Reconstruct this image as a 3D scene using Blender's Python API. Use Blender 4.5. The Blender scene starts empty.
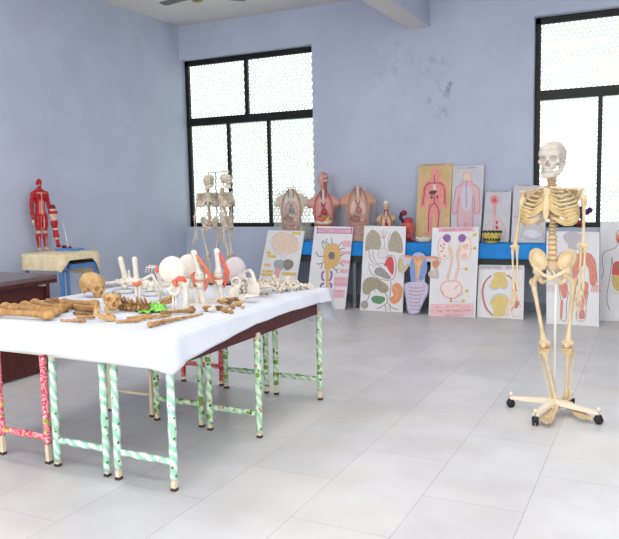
import bpy, math, random
import numpy as np
from mathutils import Vector, Matrix, Euler
R = math.radians
PI = math.pi
rng = random.Random(7)
scene = bpy.context.scene
COL = scene.collection

# ------------------------------------------------------------------ camera geometry (world: x right, y to the back wall, z up)
CAMH = 1.40
F_PX, YAW, PITCH, ROLL = 708.4, -.4585653, -.1044770, -.0204060
CX, CY = 309.5, 269.5
_f0 = np.array([math.sin(YAW), math.cos(YAW), 0.]); _r0 = np.array([math.cos(YAW), -math.sin(YAW), 0.]); _u0 = np.array([0, 0, 1.])
C_F = math.cos(PITCH)*_f0 + math.sin(PITCH)*_u0
_U = -math.sin(PITCH)*_f0 + math.cos(PITCH)*_u0
C_R = math.cos(ROLL)*_r0 + math.sin(ROLL)*_U
C_U = -math.sin(ROLL)*_r0 + math.cos(ROLL)*_U
EYE = np.array([0, 0, CAMH])
def _ray(x, y): return (x-CX)/F_PX*C_R - (y-CY)/F_PX*C_U + C_F
def gz(x, y, z=0.):                       # photograph pixel -> point at height z
    d = _ray(x, y); return Vector(EYE + d*(z-CAMH)/d[2])
def gy(x, y, Y):                          # photograph pixel -> point at depth Y
    d = _ray(x, y); return Vector(EYE + d*Y/d[1])
def gx(x, y, X):
    d = _ray(x, y); return Vector(EYE + d*X/d[0])
def gp(x, y, o, n):                       # photograph pixel -> point on a plane (point o, normal n)
    d = _ray(x, y); o = np.array(o); n = np.array(n)
    return Vector(EYE + d*((o-EYE)@n)/(d@n))

# ------------------------------------------------------------------ materials
def lin(c):
    def f(v):
        v /= 255.
        return v/12.92 if v <= .04045 else ((v+.055)/1.055)**2.4
    return (f(c[0]), f(c[1]), f(c[2]), 1.)
MATS = {}
def mat(name, rgb, rough=.5, spec=.35, rgb2=None, scale=20., bump=0., bscale=60., metal=0., detail=4., lo=.35, hi=.7, trans=0.):
    if name in MATS: return MATS[name]
    m = bpy.data.materials.new(name); m.use_nodes = True
    nt = m.node_tree; N = nt.nodes; L = nt.links; b = N['Principled BSDF']
    b.inputs['Base Color'].default_value = lin(rgb)
    b.inputs['Roughness'].default_value = rough
    b.inputs['Specular IOR Level'].default_value = spec
    b.inputs['Metallic'].default_value = metal
    tc = N.new('ShaderNodeTexCoord')
    if rgb2:
        n = N.new('ShaderNodeTexNoise'); n.inputs['Scale'].default_value = scale; n.inputs['Detail'].default_value = detail
        r = N.new('ShaderNodeValToRGB'); r.color_ramp.elements[0].position = lo; r.color_ramp.elements[1].position = hi
        r.color_ramp.elements[0].color = lin(rgb); r.color_ramp.elements[1].color = lin(rgb2)
        L.new(tc.outputs['Object'], n.inputs['Vector']); L.new(n.outputs['Fac'], r.inputs['Fac']); L.new(r.outputs['Color'], b.inputs['Base Color'])
    if bump:
        n2 = N.new('ShaderNodeTexNoise'); n2.inputs['Scale'].default_value = bscale; n2.inputs['Detail'].default_value = 5
        bp = N.new('ShaderNodeBump'); bp.inputs['Strength'].default_value = bump; bp.inputs['Distance'].default_value = .004
        L.new(tc.outputs['Object'], n2.inputs['Vector']); L.new(n2.outputs['Fac'], bp.inputs['Height']); L.new(bp.outputs['Normal'], b.inputs['Normal'])
    MATS[name] = m
    return m

# ------------------------------------------------------------------ mesh building
class MB:
    def __init__(s): s.v = []; s.f = []; s.mi = []; s.m = 0
    def add(s, vs, fs, m=None):
        o = len(s.v); s.v += [tuple(v) for v in vs]
        s.f += [tuple(i+o for i in f) for f in fs]; s.mi += [s.m if m is None else m]*len(fs)
        return s
    def tube(s, pts, rad, n=8, flat=1., up=None, m=None, rnd=False):
        pts = [Vector(p) for p in pts]
        if not hasattr(rad, '__len__'): rad = [rad]*len(pts)
        rad = list(rad)
        if rnd:                               # hemispherical ends
            a = (pts[0]-pts[1]).normalized(); b = (pts[-1]-pts[-2]).normalized(); r0, r1 = rad[0], rad[-1]
            pts = [pts[0]+a*r0*.95, pts[0]+a*r0*.6] + pts + [pts[-1]+b*r1*.6, pts[-1]+b*r1*.95]
            rad = [r0*.3, r0*.8] + rad + [r1*.8, r1*.3]
        k = len(pts); T = []
        for i in range(k):
            t = pts[min(i+1, k-1)] - pts[max(i-1, 0)]
            T.append(t.normalized() if t.length > 1e-9 else Vector((0, 0, 1)))
        u = Vector(up) if up else (Vector((0, 0, 1)) if abs(T[0].z) < .9 else Vector((1, 0, 0)))
        vs = []; fs = []
        for i in range(k):
            u = (u - T[i]*u.dot(T[i]))
            u = u.normalized() if u.length > 1e-6 else T[i].orthogonal().normalized()
            w = T[i].cross(u)
            for j in range(n):
                a = 2*PI*j/n
                vs.append(pts[i] + (u*math.cos(a)*flat + w*math.sin(a))*rad[i])
        for i in range(k-1):
            for j in range(n):
                j2 = (j+1) % n
                fs.append((i*n+j, i*n+j2, (i+1)*n+j2, (i+1)*n+j))
        fs.append(tuple(range(n))[::-1]); fs.append(tuple((k-1)*n+j for j in range(n)))
        return s.add(vs, fs, m)
    def ell(s, c, r, rot=None, nu=14, nv=9, m=None, jit=0., rg=None):
        c = Vector(c); r = (r, r, r) if not hasattr(r, '__len__') else r
        M = Euler(rot).to_matrix() if rot else Matrix.Identity(3)
        vs = []; fs = []
        def pt(x, y, z):
            k = 1.
            if jit: k += (rg or rng).uniform(-jit, jit)
            return c + M @ Vector((x*r[0]*k, y*r[1]*k, z*r[2]*k))
        vs.append(pt(0, 0, 1))
        for i in range(1, nv):
            t = PI*i/nv
            for j in range(nu):
                a = 2*PI*j/nu; vs.append(pt(math.sin(t)*math.cos(a), math.sin(t)*math.sin(a), math.cos(t)))
        vs.append(pt(0, 0, -1)); e = len(vs)-1
        for j in range(nu): fs.append((0, 1+j, 1+(j+1) % nu))
        for i in range(nv-2):
            for j in range(nu):
                a = 1+i*nu+j; b = 1+i*nu+(j+1) % nu
                fs.append((a, a+nu, b+nu, b))
        for j in range(nu): fs.append((e, e-nu+(j+1) % nu, e-nu+j))
        return s.add(vs, fs, m)
    def box(s, c, d, rot=None, m=None):
        c = Vector(c); M = rot if isinstance(rot, Matrix) else (Euler(rot).to_matrix() if rot else Matrix.Identity(3))
        vs = [c + M @ Vector((x*d[0]/2, y*d[1]/2, z*d[2]/2)) for x in (-1, 1) for y in (-1, 1) for z in (-1, 1)]
        return s.add(vs, [(0, 1, 3, 2), (4, 6, 7, 5), (0, 4, 5, 1), (2, 3, 7, 6), (0, 2, 6, 4), (1, 5, 7, 3)], m)
    def bb(s, x0, x1, y0, y1, z0, z1, m=None): return s.box(((x0+x1)/2, (y0+y1)/2, (z0+z1)/2), (x1-x0, y1-y0, z1-z0), None, m)
    def lathe(s, prof, c=(0, 0, 0), n=20, m=None, sx=1., sy=1., M=None):
        c = Vector(c); vs = []; fs = []; k = len(prof)
        for r, z in prof:
            for j in range(n):
                a = 2*PI*j/n; p = Vector((r*math.cos(a)*sx, r*math.sin(a)*sy, z))
                vs.append(c + (M @ p if M else p))
        for i in range(k-1):
            for j in range(n):
                j2 = (j+1) % n; fs.append((i*n+j, i*n+j2, (i+1)*n+j2, (i+1)*n+j))
        fs.append(tuple(range(n))[::-1]); fs.append(tuple((k-1)*n+j for j in range(n)))
        return s.add(vs, fs, m)
    def prism(s, poly, n, t, m=None):         # 3-D polygon extruded by t along n
        poly = [Vector(p) for p in poly]; n = Vector(n)*t; k = len(poly)
        vs = poly + [p+n for p in poly]
        fs = [tuple(range(k))[::-1], tuple(range(k, 2*k))] + [(i, (i+1) % k, k+(i+1) % k, k+i) for i in range(k)]
        return s.add(vs, fs, m)
    def xf(s, M, start=0):
        for i in range(start, len(s.v)): s.v[i] = tuple(M @ Vector(s.v[i]))
        return s
    def mesh(s, name, mats, smooth=True):
        me = bpy.data.meshes.new(name); me.from_pydata(s.v, [], s.f)
        for m in (mats if isinstance(mats, (list, tuple)) else [mats]): me.materials.append(m)
        me.polygons.foreach_set('material_index', s.mi)
        if smooth: me.polygons.foreach_set('use_smooth', [True]*len(me.polygons))
        me.update(); me.validate()
        return me
def link(name, me, parent=None, loc=None, rot=None, scl=None):
    o = bpy.data.objects.new(name, me); COL.objects.link(o)
    if parent: o.parent = parent
    if loc is not None: o.location = loc
    if rot is not None: o.rotation_euler = rot
    if scl is not None: o.scale = (scl, scl, scl) if not hasattr(scl, '__len__') else scl
    return o
def obj(name, b, mats, parent=None, smooth=True, bevel=0., **k):
    o = link(name, b.mesh(name, mats, smooth), parent, **k)
    if bevel:
        md = o.modifiers.new('bevel', 'BEVEL'); md.width = bevel; md.segments = 2; md.limit_method = 'ANGLE'; md.angle_limit = R(40)
    return o
def tag(o, label, cat, group=None, kind=None):
    if kind: o['kind'] = kind
    if label: o['label'] = label
    if cat: o['category'] = cat
    if group: o['group'] = group
    return o
def thing(name, label, cat, loc=(0, 0, 0), rot=(0, 0, 0), group=None, scl=None):
    o = link(name, None, None, loc, rot, scl); o.empty_display_size = .05
    return tag(o, label, cat, group)
def struct(o): o['kind'] = 'structure'; return o
def dup(src, skip=()):
    c = src.copy(); COL.objects.link(c)
    for ch in list(src.children):
        if ch.name.split('.')[0] in skip: continue
        d = ch.copy(); COL.objects.link(d); d.parent = c
        for g in list(ch.children):
            e = g.copy(); COL.objects.link(e); e.parent = d
    return c
def recolor(root, table):                 # material swap on the copies only (object-linked slots)
    for o in [root] + list(root.children_recursive):
        if o.type != 'MESH': continue
        for sl in o.material_slots:
            if sl.material and sl.material.name in table:
                m = table[sl.material.name]; sl.link = 'OBJECT'; sl.material = m

# ------------------------------------------------------------------ signed distance shapes -> one continuous surface
def s_ell(P, c, r, rot=None):
    p = P - np.array(c, 'f4')
    if rot: p = p @ np.array(Euler(rot).to_matrix(), 'f4')
    r = np.array(r, 'f4')
    k0 = np.sqrt(((p/r)**2).sum(-1)); k1 = np.sqrt(((p/(r*r))**2).sum(-1))+1e-9
    return k0*(k0-1)/k1
def s_cap(P, a, b, ra, rb=None):
    rb = ra if rb is None else rb
    a = np.array(a, 'f4'); b = np.array(b, 'f4'); pa = P-a; ba = b-a
    h = np.clip((pa@ba)/(ba@ba+1e-12), 0, 1)
    return np.sqrt(((pa-h[..., None]*ba)**2).sum(-1)) - (ra+(rb-ra)*h)
def s_path(P, pts, rad, k=.004):
    d = None
    for i in range(len(pts)-1):
        e = s_cap(P, pts[i], pts[i+1], rad[i], rad[i+1])
        d = e if d is None else smin(d, e, k)
    return d
def s_box(P, c, h, r=.0, rot=None):
    p = P-np.array(c, 'f4')
    if rot: p = p @ np.array(Euler(rot).to_matrix(), 'f4')
    q = np.abs(p)-np.array(h, 'f4')+r
    return np.sqrt((np.maximum(q, 0)**2).sum(-1))+np.minimum(q.max(-1), 0)-r
def smin(a, b, k):
    h = np.clip(.5+.5*(b-a)/k, 0, 1); return b+(a-b)*h-k*h*(1-h)
def smax(a, b, k): return -smin(-a, -b, k)
def U(k, *ds):
    d = ds[0]
    for e in ds[1:]: d = smin(d, e, k)
    return d
def sub(d, e, k=.003): return smax(d, -e, k)
def surf(fn, lo, hi, vox):
    lo = np.array(lo, 'f4'); hi = np.array(hi, 'f4')
    n = np.ceil((hi-lo)/vox).astype(int)+1
    ax = [lo[i]+np.arange(n[i], dtype='f4')*vox for i in range(3)]
    P = np.stack(np.meshgrid(*ax, indexing='ij'), -1)
    V = fn(P).astype('f4')
    for i in range(3):                        # keep it closed
        for e in (0, -1):
            sl = [slice(None)]*3; sl[i] = e; V[tuple(sl)] = np.maximum(V[tuple(sl)], vox*.5)
    ins = V < 0
    cs = tuple(n-1); acc = np.zeros(cs+(3,), 'f4'); cnt = np.zeros(cs, 'f4'); cross = []
    for d in range(3):
        a = [slice(None)]*3; b = [slice(None)]*3; a[d] = slice(0, -1); b[d] = slice(1, None)
        v0 = V[tuple(a)]; v1 = V[tuple(b)]; X = ins[tuple(a)] != ins[tuple(b)]; cross.append((X, ins[tuple(a)]))
        t = np.where(X, v0/np.where(X, v0-v1, 1), 0)
        pos = P[tuple(a)].copy(); pos[..., d] += t*vox; pos *= X[..., None]
        o = [q for q in range(3) if q != d]
        for i in (0, 1):
            for j in (0, 1):
                sl = [slice(None)]*3
                sl[o[0]] = slice(i, n[o[0]]-1+i); sl[o[1]] = slice(j, n[o[1]]-1+j)
                acc += pos[tuple(sl)]; cnt += X[tuple(sl)]
    act = cnt > 0; idx = -np.ones(cs, int); idx[act] = np.arange(act.sum())
    verts = acc[act]/cnt[act][:, None]; faces = []
    for d in range(3):
        X, s0 = cross[d]; o = [(d+1) % 3, (d+2) % 3]
        I = np.argwhere(X); I = I[(I[:, o[0]] > 0) & (I[:, o[1]] > 0) & (I[:, o[0]] < n[o[0]]-1) & (I[:, o[1]] < n[o[1]]-1)]
        if not len(I): continue
        q = []
        for da, db in ((0, 0), (1, 0), (1, 1), (0, 1)):
            J = I.copy(); J[:, o[0]] -= da; J[:, o[1]] -= db; q.append(idx[J[:, 0], J[:, 1], J[:, 2]])
        Q = np.stack(q, 1); flip = ~s0[I[:, 0], I[:, 1], I[:, 2]]
        Q[flip] = Q[flip][:, ::-1]; faces.append(Q)
    return verts, np.concatenate(faces)
def smesh(name, fn, lo, hi, vox, mats, region=None):
    v, f = surf(fn, lo, hi, vox)
    me = bpy.data.meshes.new(name); me.from_pydata(v.tolist(), [], f.tolist())
    for m in (mats if isinstance(mats, (list, tuple)) else [mats]): me.materials.append(m)
    if region is not None:
        c = v[f].mean(1); me.polygons.foreach_set('material_index', region(c).astype('i4'))
    me.polygons.foreach_set('use_smooth', [True]*len(me.polygons)); me.update()
    return me

# ------------------------------------------------------------------ palette
bone = mat('bone_cream', (222, 204, 168), .45, .3, (206, 180, 140), 14, .15, 90)
bone_w = mat('bone_skull', (206, 197, 188), .5, .25, (190, 178, 166), 16, .1, 90)
cart = mat('cartilage_tan', (212, 186, 138), .45, .3, (198, 168, 116), 12)
disc = mat('disc_orange', (214, 150, 104), .5, .3)
white_b = mat('white_plastic_bone', (228, 221, 210), .45, .3, (214, 204, 188), 18)
grey_b = mat('grey_bone', (188, 176, 160), .5, .3, (170, 156, 138), 18)
old_b = mat('old_brown_bone', (196, 154, 100), .6, .25, (144, 100, 56), 26, .35, 120, lo=.35, hi=.75)
old_b2 = mat('old_dark_bone', (166, 126, 84), .65, .2, (108, 78, 50), 34, .4, 120)
old_skull = mat('old_skull_bone', (204, 168, 116), .5, .3, (168, 126, 76), 16, .2, 90)
lig = mat('ligament_orange', (222, 128, 92), .5, .3, (206, 104, 70), 30)
ligr = mat('ligament_red', (220, 100, 80), .5, .3)
pole_m = mat('stand_white', (236, 232, 222), .35, .4)
base_m = mat('stand_cream', (240, 226, 200), .4, .35)
black_p = mat('black_plastic', (26, 26, 28), .45, .4)
grey_rub = mat('grey_rubber', (60, 62, 66), .6, .2)
chrome = mat('chrome', (190, 192, 196), .25, .5, metal=1.)
# ------------------------------------------------------------------ the room
def nodes(m): return m.node_tree.nodes, m.node_tree.links
XL, YB, ZC = -6.18, 8.475, 3.81
XR, YF = 2.6, -3.2

def floor_mat():
    m = mat('floor_tiles', (206, 204, 204), .34, .4); N, L = nodes(m); b = N['Principled BSDF']
    tc = N.new('ShaderNodeTexCoord'); sp = N.new('ShaderNodeSeparateXYZ'); L.new(tc.outputs['Object'], sp.inputs[0])
    ax = N.new('ShaderNodeMath'); ax.inputs[1].default_value = .492+.459*40; L.new(sp.outputs['X'], ax.inputs[0])
    ay = N.new('ShaderNodeMath'); ay.inputs[1].default_value = 18.-3.517+.45; L.new(sp.outputs['Y'], ay.inputs[0])
    cb = N.new('ShaderNodeCombineXYZ'); L.new(ay.outputs[0], cb.inputs[0]); L.new(ax.outputs[0], cb.inputs[1])
    br = N.new('ShaderNodeTexBrick'); L.new(cb.outputs[0], br.inputs['Vector'])
    br.inputs['Scale'].default_value = 1; br.inputs['Mortar Size'].default_value = .0022; br.inputs['Mortar Smooth'].default_value = .3
    br.inputs['Brick Width'].default_value = .9; br.inputs['Row Height'].default_value = .459; br.offset = .5
    br.inputs['Color1'].default_value = lin((217, 217, 219)); br.inputs['Color2'].default_value = lin((210, 210, 214)); br.inputs['Mortar'].default_value = lin((176, 174, 174))
    n = N.new('ShaderNodeTexNoise'); n.inputs['Scale'].default_value = 2.2; n.inputs['Detail'].default_value = 8; n.inputs['Roughness'].default_value = .62; L.new(tc.outputs['Object'], n.inputs['Vector'])
    r = N.new('ShaderNodeValToRGB'); r.color_ramp.elements[0].position = .35; r.color_ramp.elements[1].position = .65
    r.color_ramp.elements[0].color = lin((238, 236, 234)); r.color_ramp.elements[1].color = lin((255, 255, 255)); L.new(n.outputs['Fac'], r.inputs['Fac'])
    mx = N.new('ShaderNodeMix'); mx.data_type = 'RGBA'; mx.blend_type = 'MULTIPLY'; mx.inputs[0].default_value = 1.
    L.new(br.outputs['Color'], mx.inputs[6]); L.new(r.outputs['Color'], mx.inputs[7])
    # warm glow on the floor painted in as random yellowish patches
    n2 = N.new('ShaderNodeTexNoise'); n2.inputs['Scale'].default_value = .9; n2.inputs['Detail'].default_value = 5; L.new(tc.outputs['Object'], n2.inputs['Vector'])
    r2 = N.new('ShaderNodeValToRGB'); r2.color_ramp.elements[0].position = .48; r2.color_ramp.elements[1].position = .72
    r2.color_ramp.elements[0].color = (0, 0, 0, 1); r2.color_ramp.elements[1].color = (.45, .45, .45, 1); L.new(n2.outputs['Fac'], r2.inputs['Fac'])
    m2 = N.new('ShaderNodeMix'); m2.data_type = 'RGBA'; L.new(r2.outputs['Color'], m2.inputs[0]); L.new(mx.outputs[2], m2.inputs[6]); m2.inputs[7].default_value = lin((222, 212, 196))
    L.new(m2.outputs[2], b.inputs['Base Color'])
    rr = N.new('ShaderNodeMapRange'); rr.inputs[3].default_value = .28; rr.inputs[4].default_value = .46; L.new(n.outputs['Fac'], rr.inputs[0]); L.new(rr.outputs[0], b.inputs['Roughness'])
    return m
def wall_mat(name, rgb, stain):
    m = mat(name, rgb, .7, .2); N, L = nodes(m); b = N['Principled BSDF']
    tc = N.new('ShaderNodeTexCoord')
    n = N.new('ShaderNodeTexNoise'); n.inputs['Scale'].default_value = 1.6; n.inputs['Detail'].default_value = 9; n.inputs['Roughness'].default_value = .6; L.new(tc.outputs['Object'], n.inputs['Vector'])
    r = N.new('ShaderNodeValToRGB'); r.color_ramp.elements[0].position = .3; r.color_ramp.elements[1].position = .7
    r.color_ramp.elements[0].color = lin([c-7 for c in rgb]); r.color_ramp.elements[1].color = lin([min(255, c+5) for c in rgb]); L.new(n.outputs['Fac'], r.inputs['Fac'])
    col = r.outputs['Color']
    bp = N.new('ShaderNodeBump'); bp.inputs['Strength'].default_value = .12; bp.inputs['Distance'].default_value = .01
    n3 = N.new('ShaderNodeTexNoise'); n3.inputs['Scale'].default_value = 9; n3.inputs['Detail'].default_value = 8; L.new(tc.outputs['Object'], n3.inputs['Vector']); L.new(n3.outputs['Fac'], bp.inputs['Height']); L.new(bp.outputs['Normal'], b.inputs['Normal'])
    for (c, rad, amt, rgb2) in stain:           # damp stains in the paint
        vd = N.new('ShaderNodeVectorMath'); vd.operation = 'DISTANCE'; vd.inputs[1].default_value = c; L.new(tc.outputs['Object'], vd.inputs[0])
        mr = N.new('ShaderNodeMapRange'); mr.inputs[1].default_value = rad; mr.inputs[2].default_value = rad*.15; L.new(vd.outputs['Value'], mr.inputs[0])
        ns = N.new('ShaderNodeTexNoise'); ns.inputs['Scale'].default_value = 9; ns.inputs['Detail'].default_value = 7; ns.inputs['Roughness'].default_value = .65; L.new(tc.outputs['Object'], ns.inputs['Vector'])
        m2 = N.new('ShaderNodeMapRange'); m2.inputs[1].default_value = .50; m2.inputs[2].default_value = .68; L.new(ns.outputs['Fac'], m2.inputs[0])
        mu = N.new('ShaderNodeMath'); mu.operation = 'MULTIPLY'; L.new(mr.outputs[0], mu.inputs[0]); L.new(m2.outputs[0], mu.inputs[1])
        mk = N.new('ShaderNodeMath'); mk.operation = 'MULTIPLY'; mk.inputs[1].default_value = amt; L.new(mu.outputs[0], mk.inputs[0])
        mx = N.new('ShaderNodeMix'); mx.data_type = 'RGBA'; L.new(mk.outputs[0], mx.inputs[0]); L.new(col, mx.inputs[6]); mx.inputs[7].default_value = lin(rgb2); col = mx.outputs[2]
    L.new(col, b.inputs['Base Color'])
    return m
WALLC = (190, 197, 215)
wallm = wall_mat('blue_wall_paint', WALLC, [((-2.27, 8.475, 2.72), .22, .95, (96, 104, 112)), ((-2.39, 8.475, 2.47), .24, .9, (104, 112, 120)), ((-2.42, 8.475, 2.95), .25, .45, (120, 128, 138)),
                ((-2.9, 8.475, 3.0), .6, .35, (140, 150, 162)), ((-3.0, 8.475, 2.1), .5, .2, (150, 156, 172)), ((-1.6, 8.475, 3.1), .5, .2, (150, 156, 170))])
wallm2 = wall_mat('blue_side_wall_paint', WALLC, [])
ceilm = mat('ceiling_paint', (222, 218, 214), .8, .1, (214, 210, 206), 2)
sillm = wallm2
framem = mat('black_window_frame', (24, 25, 25), .45, .35)
def quad_wall(name, pieces, m):
    b = MB()
    for p in pieces: b.bb(*p)
    return struct(obj(name, b, m, smooth=False))
WZ0, WZ1 = .975, 3.345
W1 = (XL, -4.09); W2 = (-1.315, .72)
TH = .24
quad_wall('floor', [(XL-.3, XR+.3, YF, YB+TH, -.1, 0)], floor_mat())
quad_wall('ceiling', [(XL-.3, XR+.3, YF, YB+TH, ZC, ZC+.12)], ceilm)
quad_wall('wall_left', [(XL-TH, XL, YF, YB+TH, 0, ZC)], wallm2)
quad_wall('wall_back', [(XL, XR, YB, YB+TH, 0, WZ0), (XL, XR, YB, YB+TH, WZ1, ZC), (W1[1], W2[0], YB, YB+TH, WZ0, WZ1), (W2[1], XR, YB, YB+TH, WZ0, WZ1)], wallm)
# side away from the picture: a wall with a wide row of openings that lets the daylight in
quad_wall('wall_right', [(XR, XR+TH, YF, YB+TH, 0, .9), (XR, XR+TH, YF, YB+TH, 3.0, ZC), (XR, XR+TH, 2.6, YB+TH, .9, 3.0)], wallm2)
bl, br_ = gy(408.3, 29.5, YB), gy(429.8, 26.5, YB)
b = MB(); b.bb(bl.x, br_.x, YF, YB, bl.z, ZC); o = obj('trim_1', b, [wallm2, ceilm], smooth=False); struct(o)
for p in o.data.polygons: p.material_index = 1 if p.normal.z < -.5 else 0
b = MB(); b.bb(XL, XR, YB-.014, YB, 0, .105); struct(obj('baseboard_back', b, mat('skirting_grey', (150, 156, 170), .5, .3), smooth=False, bevel=.003))
b = MB(); b.bb(XL, XL+.014, YF, YB-.014, 0, .105); struct(obj('baseboard_left', b, MATS['skirting_grey'], smooth=False, bevel=.003))

# windows: black frame, panes, white honeycomb screen outside
panem = bpy.data.materials.new('window_glass'); panem.use_nodes = True
N, L = nodes(panem); N.clear(); o_ = N.new('ShaderNodeOutputMaterial'); mxs = N.new('ShaderNodeMixShader'); tr = N.new('ShaderNodeBsdfTransparent'); gl = N.new('ShaderNodeBsdfGlossy'); gl.inputs['Roughness'].default_value = .05
tr.inputs['Color'].default_value = (.97, .985, .975, 1)
mxs.inputs[0].default_value = .05; L.new(tr.outputs[0], mxs.inputs[1]); L.new(gl.outputs[0], mxs.inputs[2]); L.new(mxs.outputs[0], o_.inputs[0])
screenm = bpy.data.materials.new('white_breeze_screen'); screenm.use_nodes = True
N, L = nodes(screenm); N.clear(); o_ = N.new('ShaderNodeOutputMaterial'); ad = N.new('ShaderNodeMixShader'); df = N.new('ShaderNodeBsdfDiffuse'); tl = N.new('ShaderNodeBsdfTranslucent')
ns = N.new('ShaderNodeTexNoise'); ns.inputs['Scale'].default_value = .9; rp = N.new('ShaderNodeValToRGB'); rp.color_ramp.elements[0].color = lin((184, 198, 186)); rp.color_ramp.elements[1].color = lin((220, 227, 218)); L.new(ns.outputs['Fac'], rp.inputs['Fac'])
L.new(rp.outputs[0], df.inputs[0]); L.new(rp.outputs[0], tl.inputs[0]); ad.inputs[0].default_value = .5; L.new(df.outputs[0], ad.inputs[1]); L.new(tl.outputs[0], ad.inputs[2]); L.new(ad.outputs[0], o_.inputs[0])
def honeycomb(x0, x1, z0, z1, y, pitch=.056, d=.014):
    b = MB(); rv = pitch/math.sqrt(3); row = pitch*math.sqrt(3)/2; ri = pitch*.36
    nz = int((z1-z0)/row)+1; nx = int((x1-x0)/pitch)+1
    for j in range(nz+1):
        for i in range(nx+1):
            cx = x0+(i+.5*(j % 2))*pitch; cz = z0+j*row; vs = []; fs = []
            for k in range(12):
                a = PI/2+k*PI/6; ro = rv if k % 2 == 0 else pitch/2
                px = cx+ro*math.cos(a); pz = cz+ro*math.sin(a)
                vs += [(px, y, pz), (cx+ri*math.cos(a), y, cz+ri*math.sin(a)), (cx+ri*math.cos(a), y+d, cz+ri*math.sin(a))]
            for k in range(12):
                q = (k+1) % 12
                fs += [(3*k, 3*q, 3*q+1, 3*k+1), (3*k+1, 3*q+1, 3*q+2, 3*k+2)]
            b.add(vs, fs)
    return b
def window(name, X0, X1, ups, lows):
    y = YB+.145; fr = MB()
    def bar(x0, x1, z0, z1, d=.05): fr.bb(x0, x1, y-d/2, y+d/2, z0, z1)
    zt0, zt1 = 2.425, 2.535
    bar(X0, X1, WZ0, WZ0+.055); bar(X0, X1, WZ1-.075, WZ1); bar(X0, X1, zt0, zt1, .06)
    for x in (X0, X1-.06): bar(x, x+.06, WZ0, WZ1)
    for x in ups: bar(x-.028, x+.028, zt1, WZ1, .046)
    for x in lows: bar(x-.024, x+.024, WZ0, zt0, .044)
    w = struct(obj(name, fr, framem, smooth=False, bevel=.004))
    for zs, xs in (((zt1, WZ1-.075), [X0+.06]+ups+[X1-.06]), ((WZ0+.055, zt0), [X0+.06]+lows+[X1-.06])):
        for a, c in zip(xs[:-1], xs[1:]):
            p = MB(); p.bb(a, c, y-.002, y+.002, zs[0], zs[1]); obj('glass_pane', p, panem, w, smooth=False)
    hb = honeycomb(X0-.02, X1+.02, WZ0-.02, WZ1, y+.14); obj('honeycomb_screen', hb, screenm, w, smooth=False)
    return w
f = lambda px, py: gy(px, py, YB+.145).x
window('window_1', XL+.0, W1[1], [f(246.6, 80)], [f(230, 170), f(270, 170)])
window('window_2', W2[0], W2[1], [.30], [f(599.5, 150), .03])

# ceiling fan
fanm = mat('fan_metal', (112, 108, 106), .35, .5); fanb = mat('fan_blade_grey', (96, 92, 92), .45, .4)
t = thing('ceiling_fan', 'dark ceiling fan hanging at the top edge near the left corner', 'fan', (-4.39, 6.38, 3.462))
b = MB(); b.lathe([(.02, .0), (.09, .005), (.115, .03), (.115, .07), (.07, .10), (.02, .105)], (0, 0, 0), 24); obj('motor', b, fanm, t)
b = MB(); b.tube([(0, 0, .10), (0, 0, .345)], .014, 10); b.lathe([(.02, .28), (.06, .33), (.065, .347), (0, .348)], n=20); obj('down_rod', b, fanm, t)
b = MB(); b.lathe([(.0, -.03), (.05, -.025), (.07, .0), (.07, .006), (0, .006)], n=20); obj('lower_cap', b, mat('fan_brass', (150, 128, 70), .35, .5, metal=.6), t)
for k in range(3):
    a = R(171+120*k); b = MB(); M = Matrix.Rotation(a, 4, 'Z') @ Matrix.Translation((0, 0, .035)) @ Matrix.Rotation(R(3), 4, 'X')
    b.prism([(.16, -.05, 0), (.50, -.060, 0), (.53, -.04, 0), (.53, .04, 0), (.50, .060, 0), (.16, .05, 0)], (0, 0, 1), .006); b.bb(.09, .22, -.02, .02, -.004, .0); b.xf(M)
    obj('blade', b, fanb, t, smooth=False)

# ------------------------------------------------------------------ furniture
maroon = mat('maroon_wood', (92, 38, 36), .45, .35, (66, 26, 26), 5, detail=6)
N, L = nodes(maroon)
for n in N:                                   # stretch the noise into upright grain
    if n.type == 'TEX_NOISE':
        mp = N.new('ShaderNodeMapping'); mp.inputs['Scale'].default_value = (9, 9, .6); tc = N.new('ShaderNodeTexCoord'); L.new(tc.outputs['Object'], mp.inputs[0]); L.new(mp.outputs[0], n.inputs['Vector'])
topm = mat('grey_laminate', (110, 92, 92), .28, .5, (98, 82, 82), 6)
t = thing('office_desk', 'dark maroon wooden desk with a panelled front at the left edge', 'desk', (-4.828, 3.42, 0))
b = MB(); b.bb(-.43, .43, -.85, .83, .765, .80); obj('top', b, topm, t, smooth=False, bevel=.004)
b = MB(); b.bb(.395, .425, -.85, .83, .735, .764); obj('edge_band', b, maroon, t, smooth=False)
b = MB(); b.bb(.33, .352, -.84, .76, .02, .734); obj('front_panel', b, maroon, t, smooth=False)
for y in (-.84, .76):
    b = MB(); b.bb(-.40, .38, y, y+.03, 0, .764); obj('side_panel', b, maroon, t, smooth=False)
b = MB(); b.bb(.352, .40, .70, .735, .715, .734); obj('bracket', b, mat('pale_bracket', (190, 186, 190), .4), t, smooth=False)

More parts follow.
